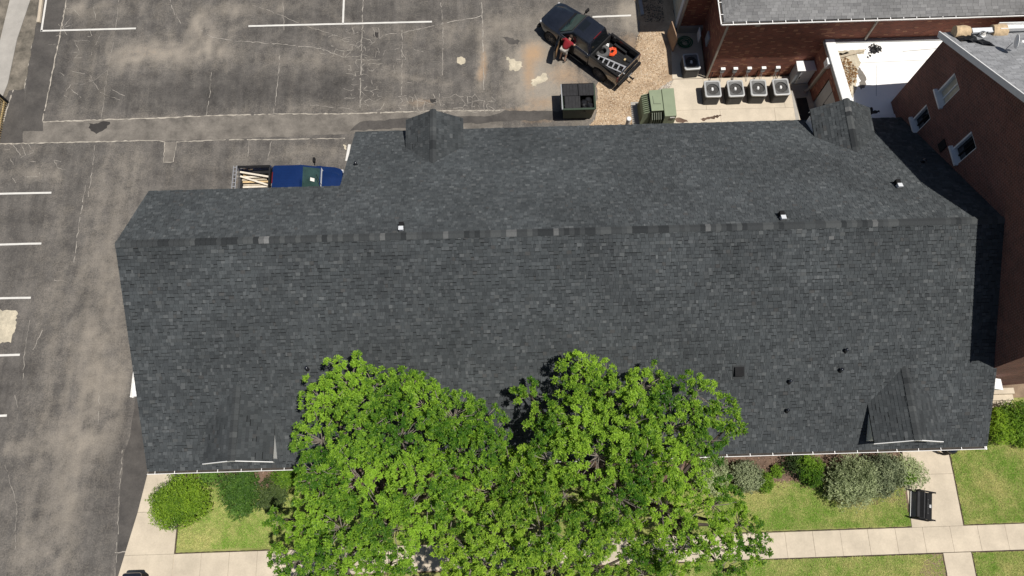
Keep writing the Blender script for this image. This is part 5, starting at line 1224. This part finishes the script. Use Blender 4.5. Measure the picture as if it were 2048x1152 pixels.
for i, (x, y, z, r) in enumerate(((.28, -.28, 1.12, .24), (.60, -.40, 1.10, .22), (.50, -.12, 1.14, .22), (.30, -.52, 1.06, .18))):
    mb = MB(); N_ = 12; rg = []
    for j in range(1, 7):
        ph = math.pi * j / 7; rg.append([(r * math.sin(ph) * math.cos(q) * random.uniform(.82, 1.12), r * math.sin(ph) * math.sin(q) * random.uniform(.82, 1.12), r * .8 * math.cos(ph) * random.uniform(.9, 1.1)) for q in [2 * math.pi * m / N_ for m in range(N_)]])
    mb.loft(rg[::-1]); o = mb.build('rubbish_bag', 'bag_black', smooth=25); o.location = (4.08 + x, 22.0 + y, z)
    tag(o, ('black rubbish bag in the middle of the open dumpster corner', 'black rubbish bag at the right front of the dumpster', 'black rubbish bag against the back lid of the dumpster', 'small black rubbish bag beside the lowered dumpster lid')[i], 'rubbish bag', 'rubbish bags in the dumpster')

# ================================================================== TRANSFORMER, BOLLARD
tf = thing('pad_transformer', 'green pad mounted transformer with cooling fins beside the concrete pad', 'transformer', (8.4, 21.1, 0)); to = tf.location
def rect(pts, z): return [P(u, v, z) for u, v in pts]
cabp = rect([(1323, 177), (1347.5, 176), (1353.5, 231), (1330, 232.5)], 1.60)
tank = rect([(1297.5, 182), (1321.5, 180.5), (1326.5, 221), (1303.5, 222.5)], 1.55)
cab_ = MB().prism(cabp, .05, 1.60).build('cabinet', 'transformer_green', tf, to, bevel=.015)
tk = MB().prism(tank, .08, 1.54).build('tank', 'transformer_dark', tf, to)
cx = sum(p[0] for p in tank) / 4; cy = sum(p[1] for p in tank) / 4
MB().prism([(cx + (x - cx) * 1.03, cy + (y - cy) * 1.02) for x, y in tank], 1.542, 1.60).build('tank_lid', 'transformer_green', tf, to, bevel=.01)
la = rect([(1304.5, 192), (1305.5, 192), (1308, 207), (1322, 207), (1322, 208), (1307, 208)], 1.605); MB().prism(la, 1.601, 1.606).build('lid_seam', 'transformer_dark', tf, to)
a, d = Vector((*tank[0], 0)), Vector((*tank[3], 0)); dv = (d - a); nL = Vector((dv.y, -dv.x, 0)).normalized(); nL = -nL if nL.x > 0 else nL
for i in range(10):
    p = a + dv * (.06 + i * .098); mb = MB(); mb.add([p + Vector((0, 0, z)) + nL * q + dv.normalized() * w for w in (-.02, .02) for q, z in ((.0, .2), (.42, .2), (.36, 1.28), (.0, 1.42))], [(0, 1, 2, 3), (4, 7, 6, 5), (0, 4, 5, 1), (1, 5, 6, 2), (2, 6, 7, 3)]); mb.build('cooling_fin', 'transformer_green', tf, to)
a, d = Vector((*tank[3], 0)), Vector((*tank[2], 0)); dv = d - a
for i in range(5):
    p = a + dv * (.10 + i * .19); mb = MB(); mb.add([p + Vector((w, -q, z)) for w in (-.02, .02) for q, z in ((.0, .2), (.40, .2), (.34, 1.25), (.0, 1.38))], [(0, 1, 2, 3), (4, 7, 6, 5), (0, 4, 5, 1), (1, 5, 6, 2), (2, 6, 7, 3)]); mb.build('cooling_fin', 'transformer_dark', tf, to)
MB().prism([(7.0, 19.6), (9.0, 19.6), (9.0, 22.4), (7.0, 22.4)], -.03, .045).build('base_slab', 'concrete_grey', tf, to)
pm = (Vector((*cabp[2], 0)) + Vector((*cabp[3], 0))) / 2; MB().box(pm.x - .02, pm.x + .22, pm.y - .035, pm.y - .012, 1.40, 1.50).build('label_plate', 'paint_white', tf, to)
bp = P3(1258, 237, 1.05); bo = thing('bollard', 'white round capped bollard beside the green transformer', 'bollard', (bp.x, bp.y, 0))
MB().lathe([(.115, 0), (.115, 1.02)], (0, 0, 0), 20).build('post', 'paint_white', bo, smooth=50); MB().lathe([(.125, 1.0), (.125, 1.05), (.10, 1.075), (0, 1.085)], (0, 0, 0), 20).build('cap', 'trim_white', bo, smooth=50)

# ================================================================== AIR CONDITIONERS
def rsq(hx, hy, c, z, n=3):
    out = []
    for sx, sy_, a0 in ((1, 1, 0), (-1, 1, 90), (-1, -1, 180), (1, -1, 270)):
        for i in range(n + 1):
            t_ = rad(a0 + 90 * i / n); out.append((sx * (hx - c) + c * math.cos(t_), sy_ * (hy - c) + c * math.sin(t_), z))
    return out
def make_ac():
    T = thing('air_conditioner', 'x', 'air conditioner', (0, 0, 0))
    mb = MB(); rg = [rsq(.40, .47, .08, .0)]; z = .02
    for i in range(13): rg += [rsq(.405, .475, .08, z), rsq(.405, .475, .08, z + .03), rsq(.385, .455, .08, z + .032), rsq(.385, .455, .08, z + .052)]; z += .054
    mb.loft(rg); mb.build('louvred_case', 'ac_body', T)
    hx, hy = .425, .495
    tp = MB(); A = rsq(hx, hy, .10, .74); B_ = rsq(hx, hy, .10, .83); C_ = rsq(hx - .05, hy - .05, .09, .85); N_ = len(A)
    circ = [(.325 * math.cos(2 * math.pi * (i + .5) / N_ ), .325 * math.sin(2 * math.pi * (i + .5) / N_), .79) for i in range(N_)]
    cir2 = [(x, y, .60) for x, y, _ in circ]; C2 = rsq(hx - .075, hy - .075, .09, .835)
    tp.loft([A, B_, C_, C2], caps=False); top = tp.build('top_rim', 'ac_rim', T, smooth=35)
    sh = MB(); C3 = [(x, y, .828) for x, y, _ in C2]; sh.loft([C3, circ, cir2], caps=False); sh.build('fan_shroud', 'ac_shroud', T, smooth=35)
    MB().lathe([(0, .60), (.34, .60)], (0, 0, 0), 20).build('fan_well', 'ac_dark', T)
    hub = MB(); hub.lathe([(0, .76), (.07, .75), (.075, .64)], (0, 0, 0), 12); hub.box(-.05, .05, -.04, .10, .755, .79); fan = hub.build('fan_motor', 'ac_blade', T, smooth=40)
    for k_ in range(3):
        a_ = k_ * 2 * math.pi / 3 + .5; bl = MB(); ra, rb2, w = .05, .25, .12
        def pp(r, o_, z): return (r * math.cos(a_ + o_), r * math.sin(a_ + o_), z)
        bl.add([pp(ra, -.5, .66), pp(rb2, -.30, .645), pp(rb2, .30, .71), pp(ra, .6, .70)], [(0, 1, 2, 3)]); bl.build('fan_blade', 'ac_blade', fan)
    for r_ in (.13, .21, .28):
        g_ = MB(); g_.tube([(r_ * math.cos(2 * math.pi * i / 24), r_ * math.sin(2 * math.pi * i / 24), .812) for i in range(25)], .005, 4, False); g_.build('guard_ring', 'black_plastic', T)
    for i in range(6):
        t_ = i * math.pi / 3; g_ = MB(); g_.bar((.07 * math.cos(t_), .07 * math.sin(t_), .815), (.31 * math.cos(t_), .31 * math.sin(t_), .815), .008, .006); g_.build('guard_spoke', 'black_plastic', T)
    return T
ac0 = make_ac(); spots = [(11.21, 22.56, .06), (12.42, 22.55, .06), (13.62, 22.56, .06), (14.82, 22.57, .06), (10.27, 24.25, .06)]
labs = ['first grey air conditioner from the left in the sunlit row on the pad', 'second grey air conditioner from the left in the sunlit row', 'third grey air conditioner from the left in the sunlit row', 'fourth grey air conditioner, right end of the sunlit row', 'air conditioner standing alone in the shade beside the green hose']
for i, (s, l_) in enumerate(zip(spots, labs)):
    t = ac0 if i == 0 else copy_tree(ac0); t.location = s; t.rotation_euler[2] = (0, .02, -.03, .03, .05)[i]; t['label'] = l_; t['group'] = 'air conditioners on the concrete pad'
for i, s in enumerate(spots[:4]):
    mb = MB(); mb.tube([(s[0] - .1, s[1] + .47, .2), (s[0] - .15, s[1] + .8, .1), (s[0] + .1, 23.5, .12), (s[0] + .25, 23.85, .5)], .02, 6); tag(mb.build('coolant_line', 'black_plastic', smooth=50), ('black coolant line running from the first air conditioner to the wall', 'black coolant line from the second air conditioner to the wall', 'black coolant line from the third air conditioner to the wall', 'black coolant line from the fourth air conditioner to the wall')[i], 'pipe', 'coolant lines')
mb = MB(); pts = [(.0, 0, .03)]
for i in range(170):
    a_ = i * .30; r_ = .16 + .0016 * i + .05 * math.sin(i * .11); pts.append((r_ * math.cos(a_), r_ * .92 * math.sin(a_), .02 + .0006 * i + random.uniform(0, .02)))
pts += [(-.6, -.1, .03), (-.75, .2, .03)]
mb.tube(pts, .018, 5); o = mb.build('garden_hose', 'hose_green', smooth=60); hp = P(1369, 88); o.location = (hp[0], hp[1], .07); tag(o, 'coiled green garden hose on the shaded slab behind the lone air conditioner', 'hose')
bd = MB(); q = [P3(1344, 104, .05), P3(1333, 70, .05)]; up = Vector((.06, .03, 1.15))
bd.loft([[p, p + up, p + up + Vector((.05, .0, 0)), p + Vector((.05, 0, 0))] for p in q]); tag(bd.build('plywood_sheet', 'plywood'), 'brown plywood sheet leaning in the shade beside the green hose', 'board')
wb = MB(); p = P3(1398, 62, .9); wb.box(p.x - .02, p.x + .02, p.y - .45, p.y + .1, .5, 1.1); tag(wb.build('white_board', 'trim_white'), 'small white board against the brick wall above the hose', 'board')
tk = MB(); tk.bar(P3(1278, -10, .1), P3(1285, 30, .1), .18, .12); tag(tk.build('scrap_timber', 'metal_grey'), 'grey scrap timber in the dark corner above the gravel', 'timber')

# ================================================================== FRONT: bench, bin, corner of a dark object
bc = thing('bench', 'black metal bench with an engraved back plate on the concrete walk', 'bench', (*P(1838, 1012), .10), rad(-12))
# local: x to the right (front), y along the bench
Wd = .66
for s in (-1, 1):
    mb = MB(); yy = s * .60
    mb.bar((-.40, yy, 0), (-.40, yy, .82), .05, .05); mb.bar((.30, yy, 0), (.30, yy, .62), .05, .05); mb.bar((-.42, yy, .62), (.38, yy, .62), .06, .05); mb.bar((-.44, yy, .04), (.36, yy, .04), .06, .05)
    mb.build('end_frame', 'black_plastic', bc)
for i, (xa, xb) in enumerate(((-.34, -.22), (-.06, .02))): MB().box(xa, xb, -.57, .57, .43, .455).build('seat_slat', 'lid_black', bc, bevel=.008)
for i in range(5): MB().box(-.205 + .028 * i, -.187 + .028 * i, -.57, .57, .42, .44).build('seat_bar', 'black_plastic', bc)
MB().box(-.36, .28, -.56, .56, .385, .412).build('seat_pan', 'ac_dark', bc)
bk = MB().box(.05, .30, -.57, .57, .44, .465).build('back_plate', 'black_plastic', bc, bevel=.008)
em = MB()
for yy in (-.05, 0, .05): em.box(.19, .27, yy - .012, yy + .012, .466, .469)
em.box(.188, .196, -.062, .062, .470, .472); em.build('emblem', 'metal_grey', bk)
tx = MB()
for i in range(13):
    yy = -.34 + .05 * i; tx.box(.11, .14 + .012 * (i % 3 == 0), yy, yy + (.02 if i % 4 else .03), .466, .468)
tx.build('engraving', 'tyre_grey', bk)
MB().box(-.47, -.445, -.57, .57, .02, .10).build('foot_rail', 'trim_white', bc)
bn = thing('litter_bin', 'round black litter bin with domed lid under the right end of the eave', 'litter bin', (*P(1896, 898, .5), .085))
MB().lathe([(.0, 0), (.22, 0), (.25, .05), (.26, .72), (.27, .74)], (0, 0, 0), 20).build('can', 'black_plastic', bn, smooth=50); MB().lathe([(.28, .74), (.27, .80), (.20, .90), (.10, .95), (0, .96)], (0, 0, 0), 20).build('domed_lid', 'black_paint', bn, smooth=60)
pot = thing('planter', 'round pale planter standing left of the black litter bin', 'planter', (*P(1881, 896, .3), .10))
MB().lathe([(0, .0), (.17, 0), (.23, .40), (.25, .42), (.21, .42), (.20, .36), (0, .36)], (0, 0, 0), 18).build('pot', 'concrete', pot, smooth=40); MB().lathe([(0, .39), (.19, .365)], (0, 0, 0), 14).build('soil', 'mulch', pot)
dk = thing('black_cart', 'black wheeled cart corner at the bottom left frame edge', 'cart', (*P(283, 1168), .12))
MB().loft([rsq(.34, .42, .08, 0), rsq(.38, .46, .08, .85)]).build('tub', 'black_plastic', dk); MB().loft([rsq(.41, .49, .1, .86), rsq(.40, .48, .1, .93)]).build('lid', 'black_paint', dk, smooth=40)
for s in (-1, 1): MB().lathe([(0, -.03), (.12, -.03), (.13, 0), (.12, .03), (0, .03)], (0, 0, 0), 14, Matrix.Translation((s * .36, -.40, .13)) @ Matrix.Rotation(rad(90), 4, 'Y')).build('wheel', 'rubber', dk)
# ================================================================== VEGETATION
def leaves(Pn, Nn, nl, L, W, c_lo, c_hi, drift_seed=0, tilt=(.15, 1.0), rng=None, bright_up=0.0):
    """nl leaves round each tip; returns V, F, tone"""
    rng = rng or RNG; n = len(Pn); M = n * nl
    p = np.repeat(Pn, nl, 0) + rng.normal(0, L * .25, (M, 3)); nn = np.repeat(Nn, nl, 0)
    r = rng.normal(0, 1, (M, 3)); r -= nn * (r * nn).sum(1, keepdims=True); r /= np.linalg.norm(r, axis=1, keepdims=True) + 1e-9
    k = rng.uniform(*tilt, (M, 1)); d = r + nn * k; d /= np.linalg.norm(d, axis=1, keepdims=True)
    up = nn + rng.normal(0, .35, (M, 3)); s = np.cross(d, up); s /= np.linalg.norm(s, axis=1, keepdims=True) + 1e-9; nrm = np.cross(s, d)
    l = rng.uniform(.65, 1.2, (M, 1)) * L; w = l * (W / L) * rng.uniform(.8, 1.2, (M, 1))
    base = p; tip = p + d * l - np.array([0, 0, 1]) * l * .12; mid = p + d * l * .48
    a = mid + s * w * .5 + nrm * w * .22; b = mid - s * w * .5 + nrm * w * .22
    V = np.stack([base, a, tip, b], 1).reshape(-1, 3); o = np.arange(M) * 4
    F = np.concatenate([np.stack([o, o + 1, o + 2], 1), np.stack([o, o + 2, o + 3], 1)])
    dr = np.array([noise.noise((q[0] * .6, q[1] * .6, q[2] * .6 + drift_seed)) + .5 * noise.noise((q[0] * 2.3, q[1] * 2.3, q[2] * 2.3 + drift_seed)) for q in Pn])
    t = np.clip(.5 + np.repeat(dr, nl) * .9 + np.repeat(rng.normal(0, .20, n), nl) + rng.normal(0, .22, M), 0, 1)[:, None]
    tone = (1 - t) * np.array(c_lo) + t * np.array(c_hi)
    return V, F, np.concatenate([tone, tone])

def branch_tube(acc, pts, r0, r1, n=5):
    m = MB(); k = len(pts); m.tube(pts, [r0 + (r1 - r0) * i / (k - 1) for i in range(k)], n, False); o = len(acc.v); acc.v += m.v; acc.f += [tuple(i + o for i in f) for f in m.f]
def curve(a, b, sag, n=5, wig=.08):
    a = Vector(a); b = Vector(b); out = []
    for i in range(n + 1):
        t = i / n; p = a.lerp(b, t) + Vector((0, 0, sag * math.sin(math.pi * t)))
        if 0 < i < n: L = (b - a).length; p += Vector((random.gauss(0, wig * L * .3), random.gauss(0, wig * L * .3), random.gauss(0, wig * L * .2)))
        out.append(p)
    return out
def tree(label, base, fork_z, blobs, top, drop, centre, reach, seed, c_lo, c_hi, dens=52, sparse=()):
    rng = np.random.default_rng(seed)
    T = thing('tree', label, 'tree', (base[0], base[1], .08)); off = T.location
    tr = MB(); fk = Vector((base[0], base[1], fork_z))
    trunk_pts = [Vector((base[0] + .03 * i, base[1] - .02 * i, .05 + (fork_z - .05) * i / 4)) for i in range(5)]
    tr.tube(trunk_pts, [.30, .23, .20, .19, .17], 12); tw = MB(); Pn, Nn = [], []
    for bi, (u, v, r) in enumerate(blobs):
        d = math.hypot(u - centre[0], v - centre[1]) / reach; z = top - drop * d * d - random.uniform(0, .5)
        c = P3(u, v + 9, z - random.uniform(0, .7)); R = r / 57.0
        mid = fk.lerp(c, .5); branch_tube(tr, curve(fk, c - Vector((0, 0, R * .4)), .35, 5), .10, .035, 6)
        rz = R * .75; sp = 1.0 if bi not in sparse else .6; pts = []; cn = []
        # sprays of leaves on an outer and an inner shell, kept apart so that gaps open between them
        for lo_, hi_, cnt, gap in ((.80, 1.08, int(32 * R * R * sp) + 5, .295), (.35, .70, int(9 * R * R * sp) + 2, .30), (1.08, 1.32, int(4 * R * R * sp) + 1, .3)):
            got = []
            for _ in range(cnt * 4):
                if len(got) >= cnt: break
                q = rng.normal(0, 1, 3); q /= np.linalg.norm(q)
                if q[2] < -.25: q[2] = -q[2]
                lump = noise.noise(Vector((q[0] * R * 1.5 + u * .1, q[1] * R * 1.5 + v * .1, q[2] * R * 1.5)))
                if lump < -.20: continue
                p = np.array(c) + q * rng.uniform(lo_, hi_) * (1 + .30 * lump) * np.array([R, R, rz])
                if all(np.sum((p - g) ** 2) > gap * gap for g in got): got.append(p); pts.append(p); cn.append(q)
        pts = np.array(pts); cn = np.array(cn); m = 13
        rr = np.repeat(pts, m, 0); dn = np.repeat(cn, m, 0) * .5 + np.array([0, 0, .6]) + rng.normal(0, .55, (len(rr), 3)); dn /= np.linalg.norm(dn, axis=1, keepdims=True)
        size = np.repeat(rng.uniform(.11, .24, len(pts)), m)[:, None]
        Pn.append(rr + dn * size * rng.uniform(.5, 1.1, (len(rr), 1))); nq = dn + np.array([0, 0, .5]); Nn.append(nq / np.linalg.norm(nq, axis=1, keepdims=True))
        ends = pts[rng.choice(len(pts), min(len(pts), 12 + int(8 * R)), replace=False)]
        for e in ends: branch_tube(tw, curve(c - Vector((0, 0, R * .4)), Vector(e) + Vector((0, 0, .12)), .08, 4, .10), .022, .008, 4)
    Pn = np.concatenate(Pn); Nn = np.concatenate(Nn)
    V, F, tn = leaves(Pn, Nn, 9, .098, .050, c_lo, c_hi, seed, rng=rng, tilt=(.0, .9))
    tr.build('trunk', 'bark', T, off, smooth=50); np_obj('crown', V, F, 'leaf', T, tn, off)
    tw.build('twigs', 'twig', T, off)['kind'] = 'stuff'
    return T
LO, HI = (.060, .170, .014), (.350, .570, .052)
tree('broad leafy tree overhanging the left part of the front eave', (-4.6, 1.55), 3.3,
     [(700, 752, 50), (752, 775, 50), (645, 792, 44), (812, 762, 30), (845, 800, 52), (905, 825, 50), (958, 835, 46), (640, 870, 52), (720, 850, 66), (800, 870, 72), (982, 868, 36), (1040, 922, 26), (930, 900, 66), (640, 945, 52), (720, 950, 70), (850, 965, 74), (620, 1045, 44), (590, 1118, 50), (680, 1050, 66), (690, 1130, 66), (790, 1050, 62), (775, 1125, 44), (556, 1030, 20), (640, 1170, 50), (905, 1000, 46)],
     8.6, 2.4, (800, 930), 300, 5, LO, HI, sparse=(22,))
tree('broad leafy tree overhanging the right part of the front eave', (5.6, 1.5), 3.4,
     [(1165, 752, 52), (1215, 775, 50), (1062, 782, 32), (1105, 838, 42), (1150, 835, 56), (1290, 765, 42), (1320, 745, 28), (1390, 775, 42), (1440, 815, 34), (1462, 838, 20), (1260, 835, 62), (1345, 845, 58), (1400, 870, 46), (1200, 900, 70), (1290, 915, 66), (1110, 915, 52), (1365, 940, 50), (1330, 1005, 56), (1430, 1000, 50), (1480, 1040, 40), (1500, 1085, 34), (1420, 1080, 50), (1360, 1090, 40), (1240, 985, 52), (1450, 1130, 34)],
     8.5, 2.3, (1270, 900), 280, 9, LO, (.370, .580, .056), sparse=(7, 8, 17, 18, 19, 20, 21, 22, 24))
tree('lower leafy tree filling the bottom middle between the two larger trees', (1.0, -2.3), 3.0,
     [(985, 975, 52), (1060, 960, 56), (1130, 985, 52), (1000, 1050, 58), (1085, 1050, 66), (1170, 1060, 54), (950, 1110, 48), (1020, 1130, 60), (1110, 1130, 64), (1195, 1130, 52), (1285, 1085, 44), (1290, 1140, 50), (1345, 1145, 34), (930, 1165, 50), (1230, 1040, 34), (900, 1060, 40), (1075, 915, 40), (1020, 920, 30)],
     7.6, 2.0, (1070, 1060), 240, 13, (.066, .180, .014), (.395, .590, .060))

def shrub(label, u, v, rx, ry, h, c_lo, c_hi, seed, L=.085, W=.042, dens=170, group='shrubs along the front wall', lumps=7, z0=.09):
    rng = np.random.default_rng(seed); c = P3(u, v, h * .55); rx /= 44.0; ry /= 44.0
    T = thing('shrub', label, 'shrub', (c.x, c.y, z0), group=group); off = T.location
    st = MB(); Pn, Nn = [], []
    for i in range(lumps):
        a = rng.uniform(0, 6.28); k = math.sqrt(rng.uniform(0, 1)) * .55; cc = np.array([c.x + rx * k * math.cos(a), c.y + ry * k * math.sin(a), h * rng.uniform(.45, .60)]) if i else np.array([c.x, c.y, h * .52])
        Rr = np.array([rx, ry, 0]) * rng.uniform(.45, .62) if i else np.array([rx, ry, 0]) * .78; Rr[2] = h * rng.uniform(.32, .45)
        N_ = int(dens * 4 * Rr[0] * Rr[1]); q = rng.normal(0, 1, (N_, 3)); q /= np.linalg.norm(q, axis=1, keepdims=True); q[:, 2] = np.where(q[:, 2] < -.5, -q[:, 2], q[:, 2])
        lp = np.array([noise.noise((x * 3 + seed, y * 3, z * 3 + i)) for x, y, z in q]); pts = cc + q * Rr * rng.uniform(.7, 1.08, (N_, 1)) * (1 + .28 * lp[:, None]); pts[:, 2] = np.maximum(pts[:, 2], z0 + .04)
        Pn.append(pts); nq = q + np.array([0, 0, .7]); Nn.append(nq / np.linalg.norm(nq, axis=1, keepdims=True))
        for e in pts[rng.choice(N_, min(5, N_), replace=False)]: branch_tube(st, curve((c.x, c.y, z0), e, .05, 3, .1), .018, .005, 4)
    V, F, tn = leaves(np.concatenate(Pn), np.concatenate(Nn), 5, L, W, c_lo, c_hi, seed, rng=rng, tilt=(.0, 1.0))
    np_obj('foliage', V, F, 'leaf', T, tn, off); st.build('stems', 'bark', T, off)
G1 = ((.100, .205, .016), (.330, .500, .045)); G2 = ((.075, .170, .028), (.240, .420, .070)); SG = ((.170, .215, .095), (.600, .670, .380)); SD = ((.120, .155, .080), (.480, .540, .320)); BR = ((.075, .175, .016), (.260, .430, .040)); DK = ((.035, .070, .020), (.150, .210, .065))
shrub('large round yellow-green shrub at the left end of the front wall', 364, 1003, 68, 58, 1.9, *G1, 31, dens=190)
shrub('dark green loose shrub between the round shrub and the brick wall', 425, 952, 30, 24, 1.3, *G2, 32, dens=80)
shrub('mid-green oval shrub second from the left end of the front wall', 478, 985, 44, 54, 1.3, *G2, 33, dens=170)
shrub('small brownish green shrub under the left edge of the left tree', 545, 985, 36, 40, 1.0, *DK, 34)
shrub('green shrub against the wall under the left tree', 570, 952, 40, 26, 1.1, *BR, 35)
shrub('grey-green sage shrub just right of the right tree', 1425, 945, 46, 46, 1.4, *SG, 36)
shrub('mottled dark sage shrub with brown gaps beside the mulch', 1495, 950, 40, 36, 1.2, *SD, 37)
shrub('small bright green shrub in front of the mottled sage shrub', 1530, 968, 18, 24, .8, *BR, 38)
shrub('tiny green shrub alone on the mulch below the wall', 1552, 940, 16, 14, .6, *BR, 39)
shrub('dark sparse shrub in the middle of the right planting bed', 1592, 930, 34, 26, .9, *DK, 40, dens=80)
shrub('bright green upright shrub left of the largest sage shrub', 1622, 940, 26, 40, 1.2, *BR, 41)
shrub('largest grey-green sage shrub in the right planting bed', 1702, 955, 62, 62, 1.9, *SG, 42)
shrub('grey sage shrub between the largest sage and the walkway', 1772, 945, 46, 54, 1.7, *SD, 43)
shrub('pale sparse sage shrub spilling over the walkway', 1818, 945, 34, 44, 1.2, *SG, 44, dens=110)
shrub('small bright green shrub at the walkway edge within the pale sage', 1812, 955, 16, 14, 1.3, *BR, 45)
shrub('tall green hedge shrub at the right end beyond the roof rake', 2030, 838, 50, 46, 1.6, *BR, 46)
shrub('olive shrub tucked under the right roof rake', 1996, 850, 26, 42, 1.4, *G1, 47)
shrub('low yellow-green shrub below the entrance steps', 2050, 870, 30, 26, 1.0, *G1, 48)
